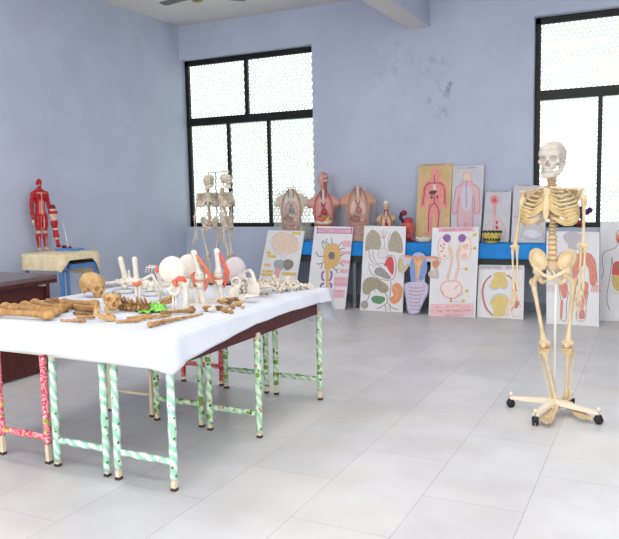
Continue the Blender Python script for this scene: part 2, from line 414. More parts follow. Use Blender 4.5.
# three long school benches under the cloth
beige = mat('beige_metal', (232, 218, 188), .4, .4, (220, 202, 168), 12)
def wrap_mat(name, cols, dots, ws=9, wd=7):
    m = mat(name, cols[0], .35, .45); N, L = nodes(m); b = N['Principled BSDF']; tc = N.new('ShaderNodeTexCoord')
    w = N.new('ShaderNodeTexWave'); w.inputs['Scale'].default_value = ws; w.inputs['Distortion'].default_value = wd; w.inputs['Detail'].default_value = 2; w.bands_direction = 'DIAGONAL'; L.new(tc.outputs['Object'], w.inputs['Vector'])
    r = N.new('ShaderNodeValToRGB'); e = r.color_ramp.elements
    e[0].position = .3; e[0].color = lin(cols[0]); e[1].position = .75; e[1].color = lin(cols[2]); q = e.new(.5); q.color = lin(cols[1]); L.new(w.outputs['Fac'], r.inputs['Fac']); col = r.outputs['Color']
    for sc, th, rgb, off in dots:
        mp = N.new('ShaderNodeMapping'); mp.inputs['Location'].default_value = (off, off*2, off*3); L.new(tc.outputs['Object'], mp.inputs[0])
        v = N.new('ShaderNodeTexVoronoi'); v.inputs['Scale'].default_value = sc; L.new(mp.outputs[0], v.inputs['Vector'])
        mr = N.new('ShaderNodeMath'); mr.operation = 'LESS_THAN'; mr.inputs[1].default_value = th; L.new(v.outputs['Distance'], mr.inputs[0])
        mx = N.new('ShaderNodeMix'); mx.data_type = 'RGBA'; L.new(mr.outputs[0], mx.inputs[0]); L.new(col, mx.inputs[6]); mx.inputs[7].default_value = lin(rgb); col = mx.outputs[2]
    L.new(col, b.inputs['Base Color']); return m
wgreen = wrap_mat('green_wrapping_paper', [(166, 208, 168), (186, 220, 186), (214, 232, 206)], [(17, .30, (120, 152, 48), .1), (23, .20, (72, 96, 30), .37), (19, .16, (214, 120, 110), .7)])
wgreen2 = wrap_mat('pale_green_wrapping_paper', [(160, 214, 184), (188, 226, 204), (226, 238, 226)], [(20, .16, (96, 132, 48), .1), (24, .12, (206, 110, 104), .7)])
wpink = wrap_mat('pink_wrapping_paper', [(226, 70, 96), (240, 110, 136), (250, 170, 178)], [(24, .30, (238, 196, 92), .2), (22, .26, (150, 176, 70), .5), (30, .2, (250, 220, 210), .8)], 14, 22)
wred = wrap_mat('red_wrapping_paper', [(196, 52, 60), (222, 86, 90), (240, 140, 140)], [(24, .28, (216, 180, 120), .2)], 14, 22)
foot_m = mat('dark_leg_cap', (70, 58, 54), .6)
def bench(label, xl, xr, ys, wraps, low):
    t = thing('bench_table', label, 'table', ((xl+xr)/2, 3.46, 0)); w = (xr-xl)/2; X, Y = t.location.x, t.location.y
    b = MB(); b.bb(-.204, .204, ys[0]-.02-Y, ys[-1]+.05-Y, .735, .757); obj('top', b, maroon, t, smooth=False, bevel=.002)
    for sx in (-1, 1):
        b = MB(); b.bb(sx*(w-.008)-.011, sx*(w-.008)+.011, ys[0]+.03-Y, ys[-1]-.03-Y, .600, .735); obj('apron', b, maroon, t, smooth=False, bevel=.002)
    for i, y in enumerate(ys):
        y0 = y-Y
        b = MB(); b.bb(-w-.015, w+.015, y0-.016, y0+.016, .592, .622); obj('top_rail', b, beige, t, smooth=False, bevel=.002)
        b = MB(); b.tube([(-w+.013, y0, .145), (w-.013, y0, .145)], .0125, 8); cbar = obj('crossbar', b, beige, t)
        if wraps[i]:
            b = MB(); b.tube([(-w+.016+(2*w-.032)*k/10, y0+.001*math.sin(k*2.), .145+.002*math.sin(k*4.1)) for k in range(11)], [.0185+.0022*math.sin(k*5.3) for k in range(11)], 10); obj('paper_wrapping', b, wraps[i], cbar)
        for sx in (-1, 1):
            b = MB(); b.bb(sx*w-.0125, sx*w+.0125, y0-.0125, y0+.0125, .006, .735 if 0 else .592); lg = obj('leg', b, beige, t, smooth=False, bevel=.003)
            b = MB(); b.bb(sx*w-.0145, sx*w+.0145, y0-.0145, y0+.0145, 0, .016); obj('foot_cap', b, foot_m, lg, smooth=False, bevel=.002)
            if wraps[i]:
                b = MB(); z0 = low[i]; n = 16
                b.tube([(sx*w+.0008*math.sin(k*3.), y0+.0008*math.cos(k*2.), z0+(.592-z0)*k/n) for k in range(n+1)], [.0195+.0016*math.sin(k*4.7+sx) for k in range(n+1)], 10); obj('paper_wrapping', b, wraps[i], lg)
    return t
bench('long bench table with green-wrapped legs, nearest the right-hand side under the cloth', -2.396, -2.052, (2.643, 3.456, 4.284), (wgreen2, wgreen, wgreen), (.055, .04, .07))
bench('middle long bench table with green-wrapped legs under the white cloth', -2.818, -2.478, (2.653, 3.485, 4.29), (wgreen2, wgreen, wgreen), (.03, .05, .05))
bench('long bench table with pink-wrapped front legs and bare beige middle legs', -3.238, -2.892, (2.662, 3.53, 4.34), (wpink, None, wred), (.11, 0, .04))

# white cloth
cloth = mat('white_cotton', (222, 225, 234), .85, .1, (214, 218, 228), 7, .12, 260)
def cloth_sheet(x0, x1, y0, y1, z, drop, flare=.018, fold=.010, seed=1, rr=.012, rows=9, step=.03, wav=1., cfk=2.2):
    b = MB(); nx = max(6, int((x1-x0)/.05)); ny = max(6, int((y1-y0)/.05)); rg = random.Random(seed)
    vs = []; fs = []
    for j in range(ny+1):
        for i in range(nx+1):
            vs.append((x0+(x1-x0)*i/nx, y0+(y1-y0)*j/ny, z+.0006*math.sin(i*1.7+j*.9)))
    for j in range(ny):
        for i in range(nx): a = j*(nx+1)+i; fs.append((a, a+1, a+nx+2, a+nx+1))
    b.add(vs, fs)
    per = [(x0+(x1-x0)*i/nx, y0, 0, -1) for i in range(nx)]+[(x1, y0+(y1-y0)*j/ny, 1, 0) for j in range(ny)]+[(x1-(x1-x0)*i/nx, y1, 0, 1) for i in range(nx)]+[(x0, y1-(y1-y0)*j/ny, -1, 0) for j in range(ny)]
    P = len(per); corner = {0: (-1, -1), nx: (1, -1), nx+ny: (1, 1), 2*nx+ny: (-1, 1)}
    vs = []; fs = []; ph = [rg.uniform(0, 6) for _ in range(4)]
    for k in range(rows+1):
        f = k/rows
        for q, (x, y, nx_, ny_) in enumerate(per):
            cdist = min(min((q-c) % P, (c-q) % P) for c in corner)
            if q in corner: nx_, ny_ = [c*.8 for c in corner[q]]
            d = drop(x, y, nx_, ny_, cdist*.05)
            arc = min(1., f*d/(rr*1.57)); out = rr*math.sin(arc*PI/2); dn = rr*(1-math.cos(arc*PI/2))+max(0, f*d-rr*1.57)
            s_ = (x+y)*1.; wv = fold*f*wav*(math.sin(s_*13+ph[0])+.6*math.sin(s_*29+ph[1])+.5*math.sin(s_*7+ph[2]))
            cf = max(0, 1-cdist*.05/.10)*flare*cfk*f
            o = out+flare*f+wv+cf
            vs.append((x+nx_*o, y+ny_*o, z-dn))
    for k in range(rows):
        for q in range(P):
            q2 = (q+1) % P; fs.append((k*P+q, (k+1)*P+q, (k+1)*P+q2, k*P+q2))
    b.add(vs, fs)
    return b
def big_drop(x, y, nx, ny, cd):
    if ny < -.5 and abs(nx) < .5: d = .160+.006*math.sin(x*5)
    elif nx > .5 and abs(ny) < .5: d = .157-.080*min(1, max(0, (y-2.62)/.75))+.004*math.sin(y*8)+(.012 if y > 4.2 else 0)
    elif ny > .5 and abs(nx) < .5: d = .19
    else: d = .15
    if nx > .5 and ny < -.5: d = .178
    if nx > .5 and ny > .5: d = .20
    if ny > .5 and x > -2.2: d = .25
    return d
b = cloth_sheet(-3.52, -2.022, 2.610, 4.385, .7655, big_drop, flare=.014, fold=.004, seed=3, rr=.010)
o = obj('tablecloth', b, cloth); md = o.modifiers.new('thickness', 'SOLIDIFY'); md.thickness = .0018; md.offset = 0
tag(o, 'large white cloth spread over the bench tables of bones', 'tablecloth')

# small table by the left wall
bluem = mat('blue_metal', (92, 142, 200), .4, .4, (78, 126, 184), 15)
SX0, SX1, SY0, SY1, SZ = -5.955, -5.425, 5.30, 5.83, .85
t = thing('side_table', 'small blue metal table under a cream cloth by the left wall', 'table', ((SX0+SX1)/2, (SY0+SY1)/2, 0))
w, d = (SX1-SX0)/2-.02, (SY1-SY0)/2-.02
b = MB(); b.bb(-w-.01, w+.01, -d-.01, d+.01, SZ-.03, SZ-.006); obj('top', b, mat('dark_board', (70, 58, 48), .6), t, smooth=False)
for sx in (-1, 1):
    for sy in (-1, 1):
        b = MB(); b.bb(sx*w-.016, sx*w+.016, sy*d-.016, sy*d+.016, 0, SZ-.03); obj('leg', b, bluem, t, smooth=False, bevel=.003)
b = MB(); b.bb(w-.016, w+.012, -d+.075, -d+.101, 0, SZ-.03); obj('leg', b, bluem, t, smooth=False, bevel=.003)
for sy in (-1, 1):
    b = MB(); b.bb(-w, w, sy*d-.012, sy*d+.012, SZ-.16, SZ-.115); obj('rail', b, bluem, t, smooth=False)
for sx in (-1, 1):
    b = MB(); b.bb(sx*w-.012, sx*w+.012, -d, d, SZ-.16, SZ-.115); obj('rail', b, bluem, t, smooth=False)
b = MB(); b.bb(-w+.02, w-.02, -d+.02, d-.02, SZ-.115, SZ-.095); obj('shelf', b, MATS['dark_board'], t, smooth=False)
creamc = mat('cream_cloth', (246, 232, 198), .8, .12, (236, 214, 168), 14, .1, 200, lo=.4, hi=.62)
def sdrop(x, y, nx, ny, cd):
    if ny < -.5: return .175 if abs(nx) < .5 else .185
    if ny > .5: return .26
    if nx > .5: return .075+.11*max(0, 1-cd/.09)
    return .15
b = cloth_sheet(SX0, SX1, SY0, SY1, SZ, sdrop, flare=.004, fold=.0015, seed=5, cfk=.5)
o = obj('tablecloth', b, creamc); md = o.modifiers.new('thickness', 'SOLIDIFY'); md.thickness = .002; md.offset = 0
tag(o, 'cream patterned cloth hanging over the small blue table', 'tablecloth')

# long blue-covered table along the back wall
BT0, BT1, BY0, BY1, BZ = -4.56, -.98, 7.985, 8.43, .820
t = thing('long_table', 'long table standing along the back wall under a bright blue cover', 'table', ((BT0+BT1)/2, (BY0+BY1)/2, 0))
hw, hd = (BT1-BT0)/2-.02, (BY1-BY0)/2-.02
b = MB(); b.bb(-hw, hw, -hd, hd, BZ-.05, BZ-.006); obj('top', b, MATS['dark_board'], t, smooth=False)
for sy in (-1, 1):
    b = MB(); b.bb(-hw, hw, sy*(hd-.02)-.012, sy*(hd-.02)+.012, .56, BZ-.05); obj('apron', b, mat('dark_green_wood', (60, 66, 58), .6), t, smooth=False)
for k in range(4):
    for sy in (-1, 1):
        x = -hw+.05+(2*hw-.1)*k/3
        b = MB(); b.bb(x-.022, x+.022, sy*(hd-.03)-.022, sy*(hd-.03)+.022, 0, .56); obj('leg', b, bluem if 0 else mat('grey_leg', (120, 124, 130), .5), t, smooth=False, bevel=.003)
bluecl = mat('bright_blue_cover', (28, 142, 220), .5, .3, (20, 124, 204), 6)
b = cloth_sheet(BT0, BT1, BY0, BY1-.005, BZ, lambda x, y, nx, ny, cd: .172+.004*math.sin(x*3) if ny < .5 else .03, flare=.004, fold=.002, seed=8, rr=.008)
o = obj('table_cover', b, bluecl); md = o.modifiers.new('thickness', 'SOLIDIFY'); md.thickness = .002; md.offset = 0
tag(o, 'bright blue cover draped over the long table at the back wall', 'table cover')
# ------------------------------------------------------------------ skeleton pieces
def f_skull(P):
    x = np.abs(P[..., 0]); Q = P.copy(); Q[..., 0] = x
    d = s_ell(Q, (0, .012, .004), (.071, .090, .070))
    d = smin(d, s_ell(Q, (0, -.050, .004), (.058, .044, .054)), .02)
    d = smin(d, s_ell(Q, (0, .045, -.030), (.058, .055, .045)), .02)
    d = smin(d, s_ell(Q, (0, -.054, -.056), (.043, .038, .046)), .014)
    d = smin(d, s_cap(Q, (0, -.080, -.006), (.047, -.066, -.008), .011, .009), .008)
    d = smin(d, s_ell(Q, (.047, -.060, -.046), (.014, .018, .016)), .012)
    d = smin(d, s_cap(Q, (.050, -.058, -.046), (.064, -.020, -.043), .007, .006), .004)
    d = smin(d, s_cap(Q, (.064, -.020, -.043), (.063, .012, -.040), .006, .007), .004)
    d = smin(d, s_ell(Q, (.054, .028, -.058), (.013, .016, .022)), .01)
    d = smin(d, s_ell(Q, (0, -.066, -.084), (.030, .028, .014)), .008)
    d = smin(d, s_cap(Q, (0, -.090, -.030), (0, -.097, -.044), .007, .007), .006)
    d = sub(d, s_ell(Q, (.030, -.092, -.030), (.0195, .040, .0165), (0, R(8), 0)), .004)
    nose = np.minimum(s_ell(Q, (.005, -.098, -.066), (.0085, .030, .012)), s_ell(Q, (0, -.100, -.055), (.007, .03, .014)))
    d = sub(d, nose, .003)
    d = sub(d, s_ell(Q, (.066, -.036, -.026), (.012, .026, .024)), .006)
    d = sub(d, s_ell(Q, (.050, -.020, -.062), (.010, .022, .026)), .006)
    g = np.abs(P[..., 2]-.026-.10*P[..., 1])
    return d + np.where(g < .0022, .0035, 0.)
def f_mand(P):
    Q = P.copy(); Q[..., 0] = np.abs(P[..., 0])
    d = s_path(Q, [(.052, -.002, -.046), (.050, .004, -.092), (.041, -.028, -.114), (.022, -.078, -.126), (0, -.090, -.126)], [.008, .0115, .013, .014, .015], .008)
    d = smin(d, s_cap(Q, (.050, -.012, -.085), (.049, -.026, -.054), .008, .005), .010)
    d = smin(d, s_cap(Q, (0, -.094, -.134), (.012, -.089, -.134), .008, .007), .008)
    d = smin(d, s_path(Q, [(.036, -.035, -.104), (.020, -.075, -.112), (0, -.086, -.112)], [.007, .007, .008], .006), .006)
    return d
def teeth_mb(z, dz, k=1.):
    b = MB()
    for i in range(12):
        a = R(-66+12*i); x = .0275*math.sin(a)*k; y = -.060-.0335*math.cos(a)*k
        b.box((x, y, z), (.0062, .0055, .0105), (0, 0, a*.9))
    return b
ME_SKULL = smesh('cranium', f_skull, (-.085, -.12, -.105), (.085, .115, .085), .0027, bone_w)
ME_MAND = smesh('mandible', f_mand, (-.07, -.112, -.15), (.07, .02, -.03), .0026, bone_w)
tooth_m = mat('tooth_enamel', (216, 208, 194), .3, .45)
ME_TU = teeth_mb(-.0935, 0).mesh('upper_teeth', tooth_m); ME_TL = teeth_mb(-.1035, 0, .96).mesh('lower_teeth', tooth_m)

def f_pelvis(P):
    Q = P.copy(); Q[..., 0] = np.abs(P[..., 0])
    il = s_ell(Q, (.086, .014, .046), (.054, .056, .076), (0, R(22), 0))
    il = sub(il, s_ell(Q, (.078, -.036, .058), (.048, .066, .070), (0, R(22), 0)), .006)
    d = U(.012, il, s_ell(Q, (.088, -.006, -.022), (.026, .028, .028)))
    d = smin(d, s_cap(Q, (.040, .040, .035), (.068, .022, .0), .014, .016), .012)
    d = smin(d, s_ell(Q, (0, .052, .014), (.046, .022, .052), (R(14), 0, 0)), .010)
    d = smin(d, s_cap(Q, (0, .064, -.03), (0, .050, -.066), .016, .007), .010)
    d = smin(d, s_path(Q, [(.080, -.022, -.020), (.040, -.048, -.046), (.010, -.056, -.058)], [.014, .0105, .012], .008), .008)
    d = smin(d, s_path(Q, [(.086, .006, -.035), (.068, .012, -.078), (.052, .002, -.092)], [.018, .015, .014], .008), .008)
    d = smin(d, s_path(Q, [(.054, .0, -.090), (.028, -.032, -.080), (.010, -.054, -.066)], [.012, .0085, .010], .008), .006)
    d = smin(d, s_cap(Q, (0, -.056, -.050), (0, -.056, -.072), .009, .009), .006)
    d = sub(d, s_ell(Q, (.094, -.012, -.026), (.016, .02, .016)), .003) if False else d
    return d
ME_PELVIS = smesh('pelvis', f_pelvis, (-.155, -.085, -.12), (.155, .09, .13), .0034, bone)

def longbone(b, p0, p1, r, k0, k1, side=(1, 0, 0), n=10, cond=(1, 1), bow=0., m=None):
    p0 = Vector(p0); p1 = Vector(p1); ax = p1-p0; L = ax.length; a = ax/L
    s = Vector(side); s = (s-a*s.dot(a)).normalized()
    tt = [0, .03, .07, .12, .2, .35, .5, .65, .8, .88, .93, .97, 1]
    w0 = [.75, 1., .95, .6, .18, 0, 0, 0, 0, 0, 0, 0, 0]; w1 = w0[::-1]
    pts = [p0+ax*t+a.cross(s)*bow*math.sin(PI*t) for t in tt]
    rad = [r*(1+.0*t)+(k0-r)*u+(k1-r)*w for t, u, w in zip(tt, w0, w1)]
    b.tube(pts, rad, n, .9, s, m, True)
    for e, (p, k, sg) in enumerate(((p0, k0, 1), (p1, k1, -1))):
        if cond[e]:
            for q in (-1, 1): b.ell(p+s*q*k*.55+a*sg*k*.35, (k*.75,)*3, None, 10, 7, m)
    return b
def vert_mb(w, h, d, proc, lat=.75):
    b = MB()
    b.lathe([(w*.5, 0), (w*.55, h*.06), (w*.46, h*.5), (w*.55, h*.94), (w*.5, h)], (0, 0, 0), 14, sy=d/w)
    b.tube([(0, d*.45, h*.55), (0, d*.8, h*.45), (0, d*.8+proc, h*.05)], [w*.22, w*.16, w*.1], 6, 1.6)
    for s in (-1, 1): b.tube([(s*w*.2, d*.5, h*.55), (s*w*lat, d*.75, h*.6)], [w*.14, w*.09], 6, rnd=True)
    return b
ME_VC = vert_mb(.050, .0125, .032, .014, .55).mesh('cervical_vertebra', bone); ME_VT = vert_mb(.036, .0185, .032, .030).mesh('thoracic_vertebra', bone)
ME_VL = vert_mb(.050, .026, .036, .030, .55).mesh('lumbar_vertebra', bone)
ME_DISC = MB().lathe([(.45, 0), (.53, .2), (.53, .8), (.45, 1)], n=14).mesh('intervertebral_disc', disc)

def rib_path(i, s, zt):
    W = [.074, .108, .132, .148, .157, .162, .165, .166, .164, .156, .125, .09][i]
    D = [.046, .062, .074, .084, .092, .098, .101, .102, .100, .096, .080, .064][i]
    zb = zt-.0172*i
    end = [150, 152, 153, 152, 150, 147, 142, 136, 128, 118, 84, 66][i]
    drop = [.022, .034, .044, .052, .058, .062, .066, .068, .068, .062, .04, .028][i]
    pts = []
    for k in range(15):
        t = k/14; a = R(8+(end-8)*t)
        pts.append((s*W*math.sin(a)*(1 if a < PI/2 else 1), .028+D*(math.cos(a)-.45), zb+.008*math.sin(PI*min(1, t*2.2))-drop*t**1.25))
    return pts
def hand_build(parent, wrist, tip, back, mb_name='hand', scale=1., spread=.016, m=bone, curl=.15):
    """wrist -> tip points down the hand; back = direction of the back of the hand"""
    w = Vector(wrist); t = Vector(tip); ax = t-w; L = ax.length; a = ax/L
    n = Vector(back); n = (n-a*n.dot(a)).normalized(); s = a.cross(n)
    b = MB()
    for i, (u, v) in enumerate(((-.012, .012), (.0, .010), (.012, .012), (-.015, .026), (-.005, .026), (.006, .027), (.016, .025))):
        b.ell(w+s*u*scale+a*v*scale, (.0085*scale, .0075*scale, .0085*scale), None, 8, 6)
    roots = []
    for i in range(4):
        k = (i-1.5); p0 = w+s*k*.010*scale+a*.032*scale; p1 = w+s*k*spread*scale+a*L*(.44-.015*abs(k-.3))
        b.tube([p0, p0.lerp(p1, .2), p0.lerp(p1, .75), p1], [.0055*scale, .0035*scale, .0035*scale, .006*scale], 6, rnd=True); roots.append((p1, (p1-p0).normalized(), k))
    h = obj(mb_name, b, m, parent)
    for i, (p1, dr, k) in enumerate(roots):
        f = MB(); ln = L*(.56-[.10, .02, .0, .05][i]); p = p1; d = dr.copy()
        for q, fr in enumerate((.46, .31, .23)):
            d = (d-n*curl*(q+1)*.5+s*k*.006).normalized(); e = p+d*ln*fr; r = (.0052-.0009*q)*scale
            f.tube([p, p.lerp(e, .25), p.lerp(e, .75), e], [r, r*.72, r*.68, r*.9], 6, rnd=True); p = e
        obj('finger', f, m, h)
    f = MB(); p = w-s*.016*scale+a*.022*scale; d = (a*.8-s*.55-n*.25).normalized()
    for q, fr in enumerate((.26, .19, .14)):
        e = p+d*L*fr; r = (.0058-.0008*q)*scale
        f.tube([p, p.lerp(e, .25), p.lerp(e, .75), e], [r, r*.72, r*.68, r*.9], 6, rnd=True); p = e; d = (d+a*.25).normalized()
    obj('thumb', f, m, h)
    return h
def foot_build(parent, ankle, toe, scale=1., m=bone, name='foot'):
    """ankle joint above the heel; toe = tip of the second toe"""
    A = Vector(ankle); t = Vector(toe); fw = Vector((t.x-A.x, t.y-A.y, 0)); L = fw.length; fw /= L
    s = Vector((fw.y, -fw.x, 0)); up = Vector((0, 0, 1)); zg = t.z
    b = MB(); H = A.z-zg
    b.ell(A-up*.012*scale, (.020*scale, .022*scale, .016*scale)); b.ell(A-fw*.034*scale-up*(H*.55), (.020*scale, .03*scale, .024*scale), (0, 0, math.atan2(-fw.x, fw.y)))
    b.ell(A-fw*.005*scale-up*H*.4, (.02*scale,)*3)
    for u, v, q in ((-.012, .030, .30), (.012, .032, .36), (-.016, .05, .42), (.0, .052, .38), (.015, .05, .48)):
        b.ell(A+s*u*scale+fw*v*scale-up*H*q, (.012*scale, .013*scale, .012*scale), None, 8, 6)
    ends = []
    for i in range(5):
        k = i-2; p0 = A+s*k*.0085*scale+fw*.058*scale-up*H*(.45+.03*i); p1 = A+s*k*.0118*scale+fw*L*(.66-.02*abs(k+.6))+up*(zg+.012*scale-A.z)
        b.tube([p0, p0.lerp(p1, .25), p0.lerp(p1, .75), p1], [.0085*scale, .0062*scale, .006*scale, .0085*scale], 6, rnd=True); ends.append((p1, k))
    o = obj(name, b, m, parent)
    for i, (p, k) in enumerate(ends):
        f = MB(); ln = L*(.30-.03*abs(k+1)); d = (fw+s*k*.015-up*.04).normalized()
        for fr in (.5, .3, .2):
            e = p+d*ln*fr; f.tube([p, p.lerp(e, .5), e], [.0072*scale, .0056*scale, .0062*scale], 6, rnd=True); p = e
        obj('toe', f, m, o)
    return o

HB = Vector((-.56, 4.545, 0))
def hs(px, py, dy=0.): return gy(px, py, 4.555+dy)-HB
def build_skeleton():
    t = thing('anatomical_skeleton', 'life-size cream skeleton standing on a white wheeled base at the right', 'skeleton', HB)
    # skull, turned a little to the picture's left
    sk = link('cranium', ME_SKULL, t, hs(552.4, 153.6, -.015), (R(2), 0, R(-11)), (1.07, 1.02, 1.02))
    link('mandible', ME_MAND, sk); link('upper_teeth', ME_TU, sk); link('lower_teeth', ME_TL, sk)
    pv = hs(552.3, 267.5); pv.y = 0.
    # spine
    top = hs(551.3, 176.0, .035); bot = pv+Vector((0, .030, .040))
    n = 24; z = bot.z; seq = []
    hh = [.026]*5+[.0185]*12+[.0125]*7; gap = [.0085]*5+[.0045]*12+[.0042]*7
    tot = sum(hh)+sum(gap); kk = (top.z-bot.z)/tot
    for i in range(n):
        f = (z-bot.z)/(top.z-bot.z); x = bot.x+(top.x-bot.x)*f
        y = bot.y+(top.y-bot.y)*f+.030*math.sin(PI*max(0, (f-.25)/.75))-.012*math.sin(PI*min(1, f/.4))
        me = ME_VL if i < 5 else (ME_VT if i < 17 else ME_VC); w = .047 if i < 5 else (.036 if i < 17 else .047)
        link('intervertebral_disc', ME_DISC, t, (x, y, z), None, (w*1.02, w*.80, gap[i]*kk)); z += gap[i]*kk
        link('vertebra', me, t, (x, y, z), None, (1, 1, kk)); z += hh[i]*kk
    # ribs, cartilage, sternum
    rc = Vector((hs(550.5, 200).x, .015, 0)); zt = 1.412; Mz = Matrix.Translation(rc) @ Matrix.Rotation(R(-5), 4, 'Z')
    st0 = hs(549.5, 189); st0.y = -.092; st1 = hs(548.5, 215.5); st1.y = -.112
    cb = MB()
    for i in range(12):
        for s in (-1, 1):
            pts = [Mz @ Vector(p) for p in rib_path(i, s*1.02, zt)]
            b = MB(); b.tube(pts, [.006]+[.0065]*13+[.006], 6, 1.25 if i else 1., (0, 0, 1)); b.xf(Matrix.Identity(4))
            obj('rib', b, bone, t)
            if i < 10:
                e = pts[-1]; f = min(1., .05+i*.105) if i < 7 else 1.0
                tg = st0.lerp(st1, f)+Vector((s*.014, .004, 0))
                if i >= 7: tg = st1+Vector((s*(.02+.016*(i-6)), .006, -.010*(i-6)))
                mid = e.lerp(tg, .5)+Vector((0, -.010, -.010 if i > 3 else 0))
                cb.tube([pts[-2], e, mid, tg], [.0068, .007, .0078, .0075], 6, 1.3, (0, 0, 1))
    # wide tan costal margin on the lower front of each side
    for s in (-1, 1):
        for i in (5, 6, 7, 8):
            p = [Mz @ Vector(q) for q in rib_path(i, s*1.02, zt)]
            cb.tube([p[9]+Vector((0, -.002, 0)), p[11]+Vector((0, -.003, 0)), p[13]+Vector((0, -.003, 0)), p[14]], [.008, .0105, .0115, .009], 6, 1.4, (0, 0, 1))
    obj('costal_cartilage', cb, cart, t)
    sb = MB(); d = (st1-st0)
    sb.tube([st0+Vector((0, 0, .006)), st0, st0+d*.16, st0+d*.24, st0+d*.55, st0+d*.9, st1+d*.06, st1+d*.16], [.017, .022, .021, .014, .017, .019, .010, .004], 12, .34, (0, 1, 0))
    obj('sternum', sb, bone, t)
    # shoulder girdle
    for s, sh in ((-1, hs(521, 194)), (1, hs(583.5, 191.5))):
        sh.y = .012
        c = MB(); m = st0+Vector((s*.022, 0, .010))
        c.tube([m, m.lerp(sh, .3)+Vector((0, -.016, .003)), m.lerp(sh, .7)+Vector((0, .016, .006)), sh+Vector((0, 0, .012))], [.009, .0065, .0065, .0085], 8, .8, rnd=True)
        obj('clavicle', c, bone, t)
        b = MB(); q = [sh+Vector((-s*.012, .012, .0)), sh+Vector((-s*.05, .055, .028)), sh+Vector((-s*.098, .088, .012)), sh+Vector((-s*.085, .098, -.10)), sh+Vector((-s*.07, .09, -.125)), sh+Vector((-s*.03, .04, -.05))]
        nn = (q[2]-q[0]).cross(q[4]-q[0]).normalized(); b.prism(q, nn, .005)
        b.tube([sh+Vector((0, .0, .014)), sh+Vector((-s*.045, .058, .014)), sh+Vector((-s*.09, .096, -.01))], [.010, .008, .005], 6, .8, rnd=True)
        b.ell(sh+Vector((-s*.012, .012, -.010)), (.012, .016, .019)); b.tube([sh+Vector((-s*.02, .01, .01)), sh+Vector((-s*.022, -.02, .006))], [.008, .006], 6, rnd=True)
        obj('scapula', b, bone, t)
    # arms
    for s, sh, el, wr, tip in ((-1, hs(522.3, 200.5), hs(514.8, 247.5, -.01), hs(515.4, 289.5, -.03), hs(506.5, 319, -.055)),
                               (1, hs(584.0, 198), hs(583.2, 246, .0), hs(580.8, 288.5, -.02), hs(573.2, 318, -.045))):
        b = MB(); longbone(b, sh, el, .0105, .021, .017, (1, .3, 0), cond=(0, 1)); b.ell(sh+Vector((-s*.006, .004, .004)), .0225)
        b.ell(el+Vector((s*.0, 0, .006)), (.030, .015, .014)); obj('humerus', b, bone, t)
        e1 = el+Vector((s*.014, -.004, -.012)); e2 = el+Vector((-s*.012, .006, .006)); w1 = wr+Vector((-.011, -.003, .0)); w2 = wr+Vector((.012, .003, .002))
        if s < 0: e1, e2, = el+Vector((-.013, -.004, -.012)), el+Vector((.012, .006, .004))
        else: e1, e2, w1, w2 = el+Vector((.012, -.004, -.012)), el+Vector((-.012, .006, .004)), wr+Vector((.012, 0, 0)), wr+Vector((-.011, 0, 0))
        b = MB(); longbone(b, e1, w1, .0068, .0105, .0125, cond=(0, 0), bow=.004, n=8); obj('radius', b, bone, t)
        b = MB(); longbone(b, e2, w2, .0064, .014, .0085, cond=(0, 0), bow=-.004, n=8); obj('ulna', b, bone, t)
        hand_build(t, wr+Vector((0, 0, -.004)), tip, (s*.35, -1, 0), spread=.0128, curl=.10)
    # pelvis and legs
    link('pelvis', ME_PELVIS, t, pv, (R(-4), 0, R(-2)))
    for s, hd, tr, kn, an, toe in ((-1, pv+Vector((-.076, -.012, -.036)), hs(532.2, 283.5, .012), hs(544.2, 345.5, -.02), hs(555.5, 401, .0), hs(543.5, 425.2)),
                                   (1, pv+Vector((.076, -.012, -.036)), hs(575.0, 283, .012), hs(567.6, 345.5, -.01), hs(566, 398.5, .06), hs(590.0, 421.5))):
        toe = gz(543.5, 425.2, .022)-HB if s < 0 else gz(590.0, 421.8, .022)-HB
        b = MB(); neck = hd.lerp(tr, .62)
        b.ell(hd, .0235); b.tube([hd, neck, tr+Vector((-s*.01, 0, -.012))], [.016, .0145, .019], 10, rnd=True); b.ell(tr+Vector((0, .004, .008)), (.019, .019, .026))
        sh = tr+Vector((-s*.010, 0, -.02)); longbone(b, sh, kn+Vector((0, 0, .012)), .0138, .0195, .025, (1, 0, 0), cond=(0, 1), bow=-.008)
        b.ell(kn+Vector((0, .004, .016)), (.041, .026, .025)); obj('femur', b, bone, t)
        b = MB(); b.ell(kn+Vector((-.002, -.034, .008)), (.017, .009, .019)); obj('patella', b, bone, t)
        b = MB(); b.ell(kn+Vector((0, .002, -.012)), (.036, .026, .006)); obj('meniscus', b, disc, t)
        k2 = kn+Vector((0, .004, -.030)); b = MB(); longbone(b, k2, an+Vector((0, 0, .012)), .0128, .026, .0185, (1, 0, 0), cond=(1, 0)); b.ell(k2+Vector((0, 0, .006)), (.040, .028, .013))
        b.ell(an+Vector((-s*.018, 0, .0)), (.009, .013, .016)); obj('tibia', b, bone, t)
        b = MB(); longbone(b, k2+Vector((s*.034, .018, -.01)), an+Vector((s*.021, .006, -.004)), .0058, .011, .0105, cond=(0, 0), n=8); obj('fibula', b, bone, t)
        foot_build(t, an+Vector((0, 0, -.006)), toe, 1.2)
    # wheeled base
    hub = Vector((.0, .012, 0))
    b = MB(); b.tube([hub+Vector((0, .02, .075)), hub+Vector((0, .02, .86)), pv+Vector((0, .035, -.02))], .0085, 10)
    obj('pole', b, pole_m, t)
    b = MB(); b.lathe([(.034, .062), (.038, .066), (.036, .092), (.018, .098), (.016, .13), (.0, .13)], hub+Vector((0, .02, 0)), 16)
    obj('hub', b, base_m, t)
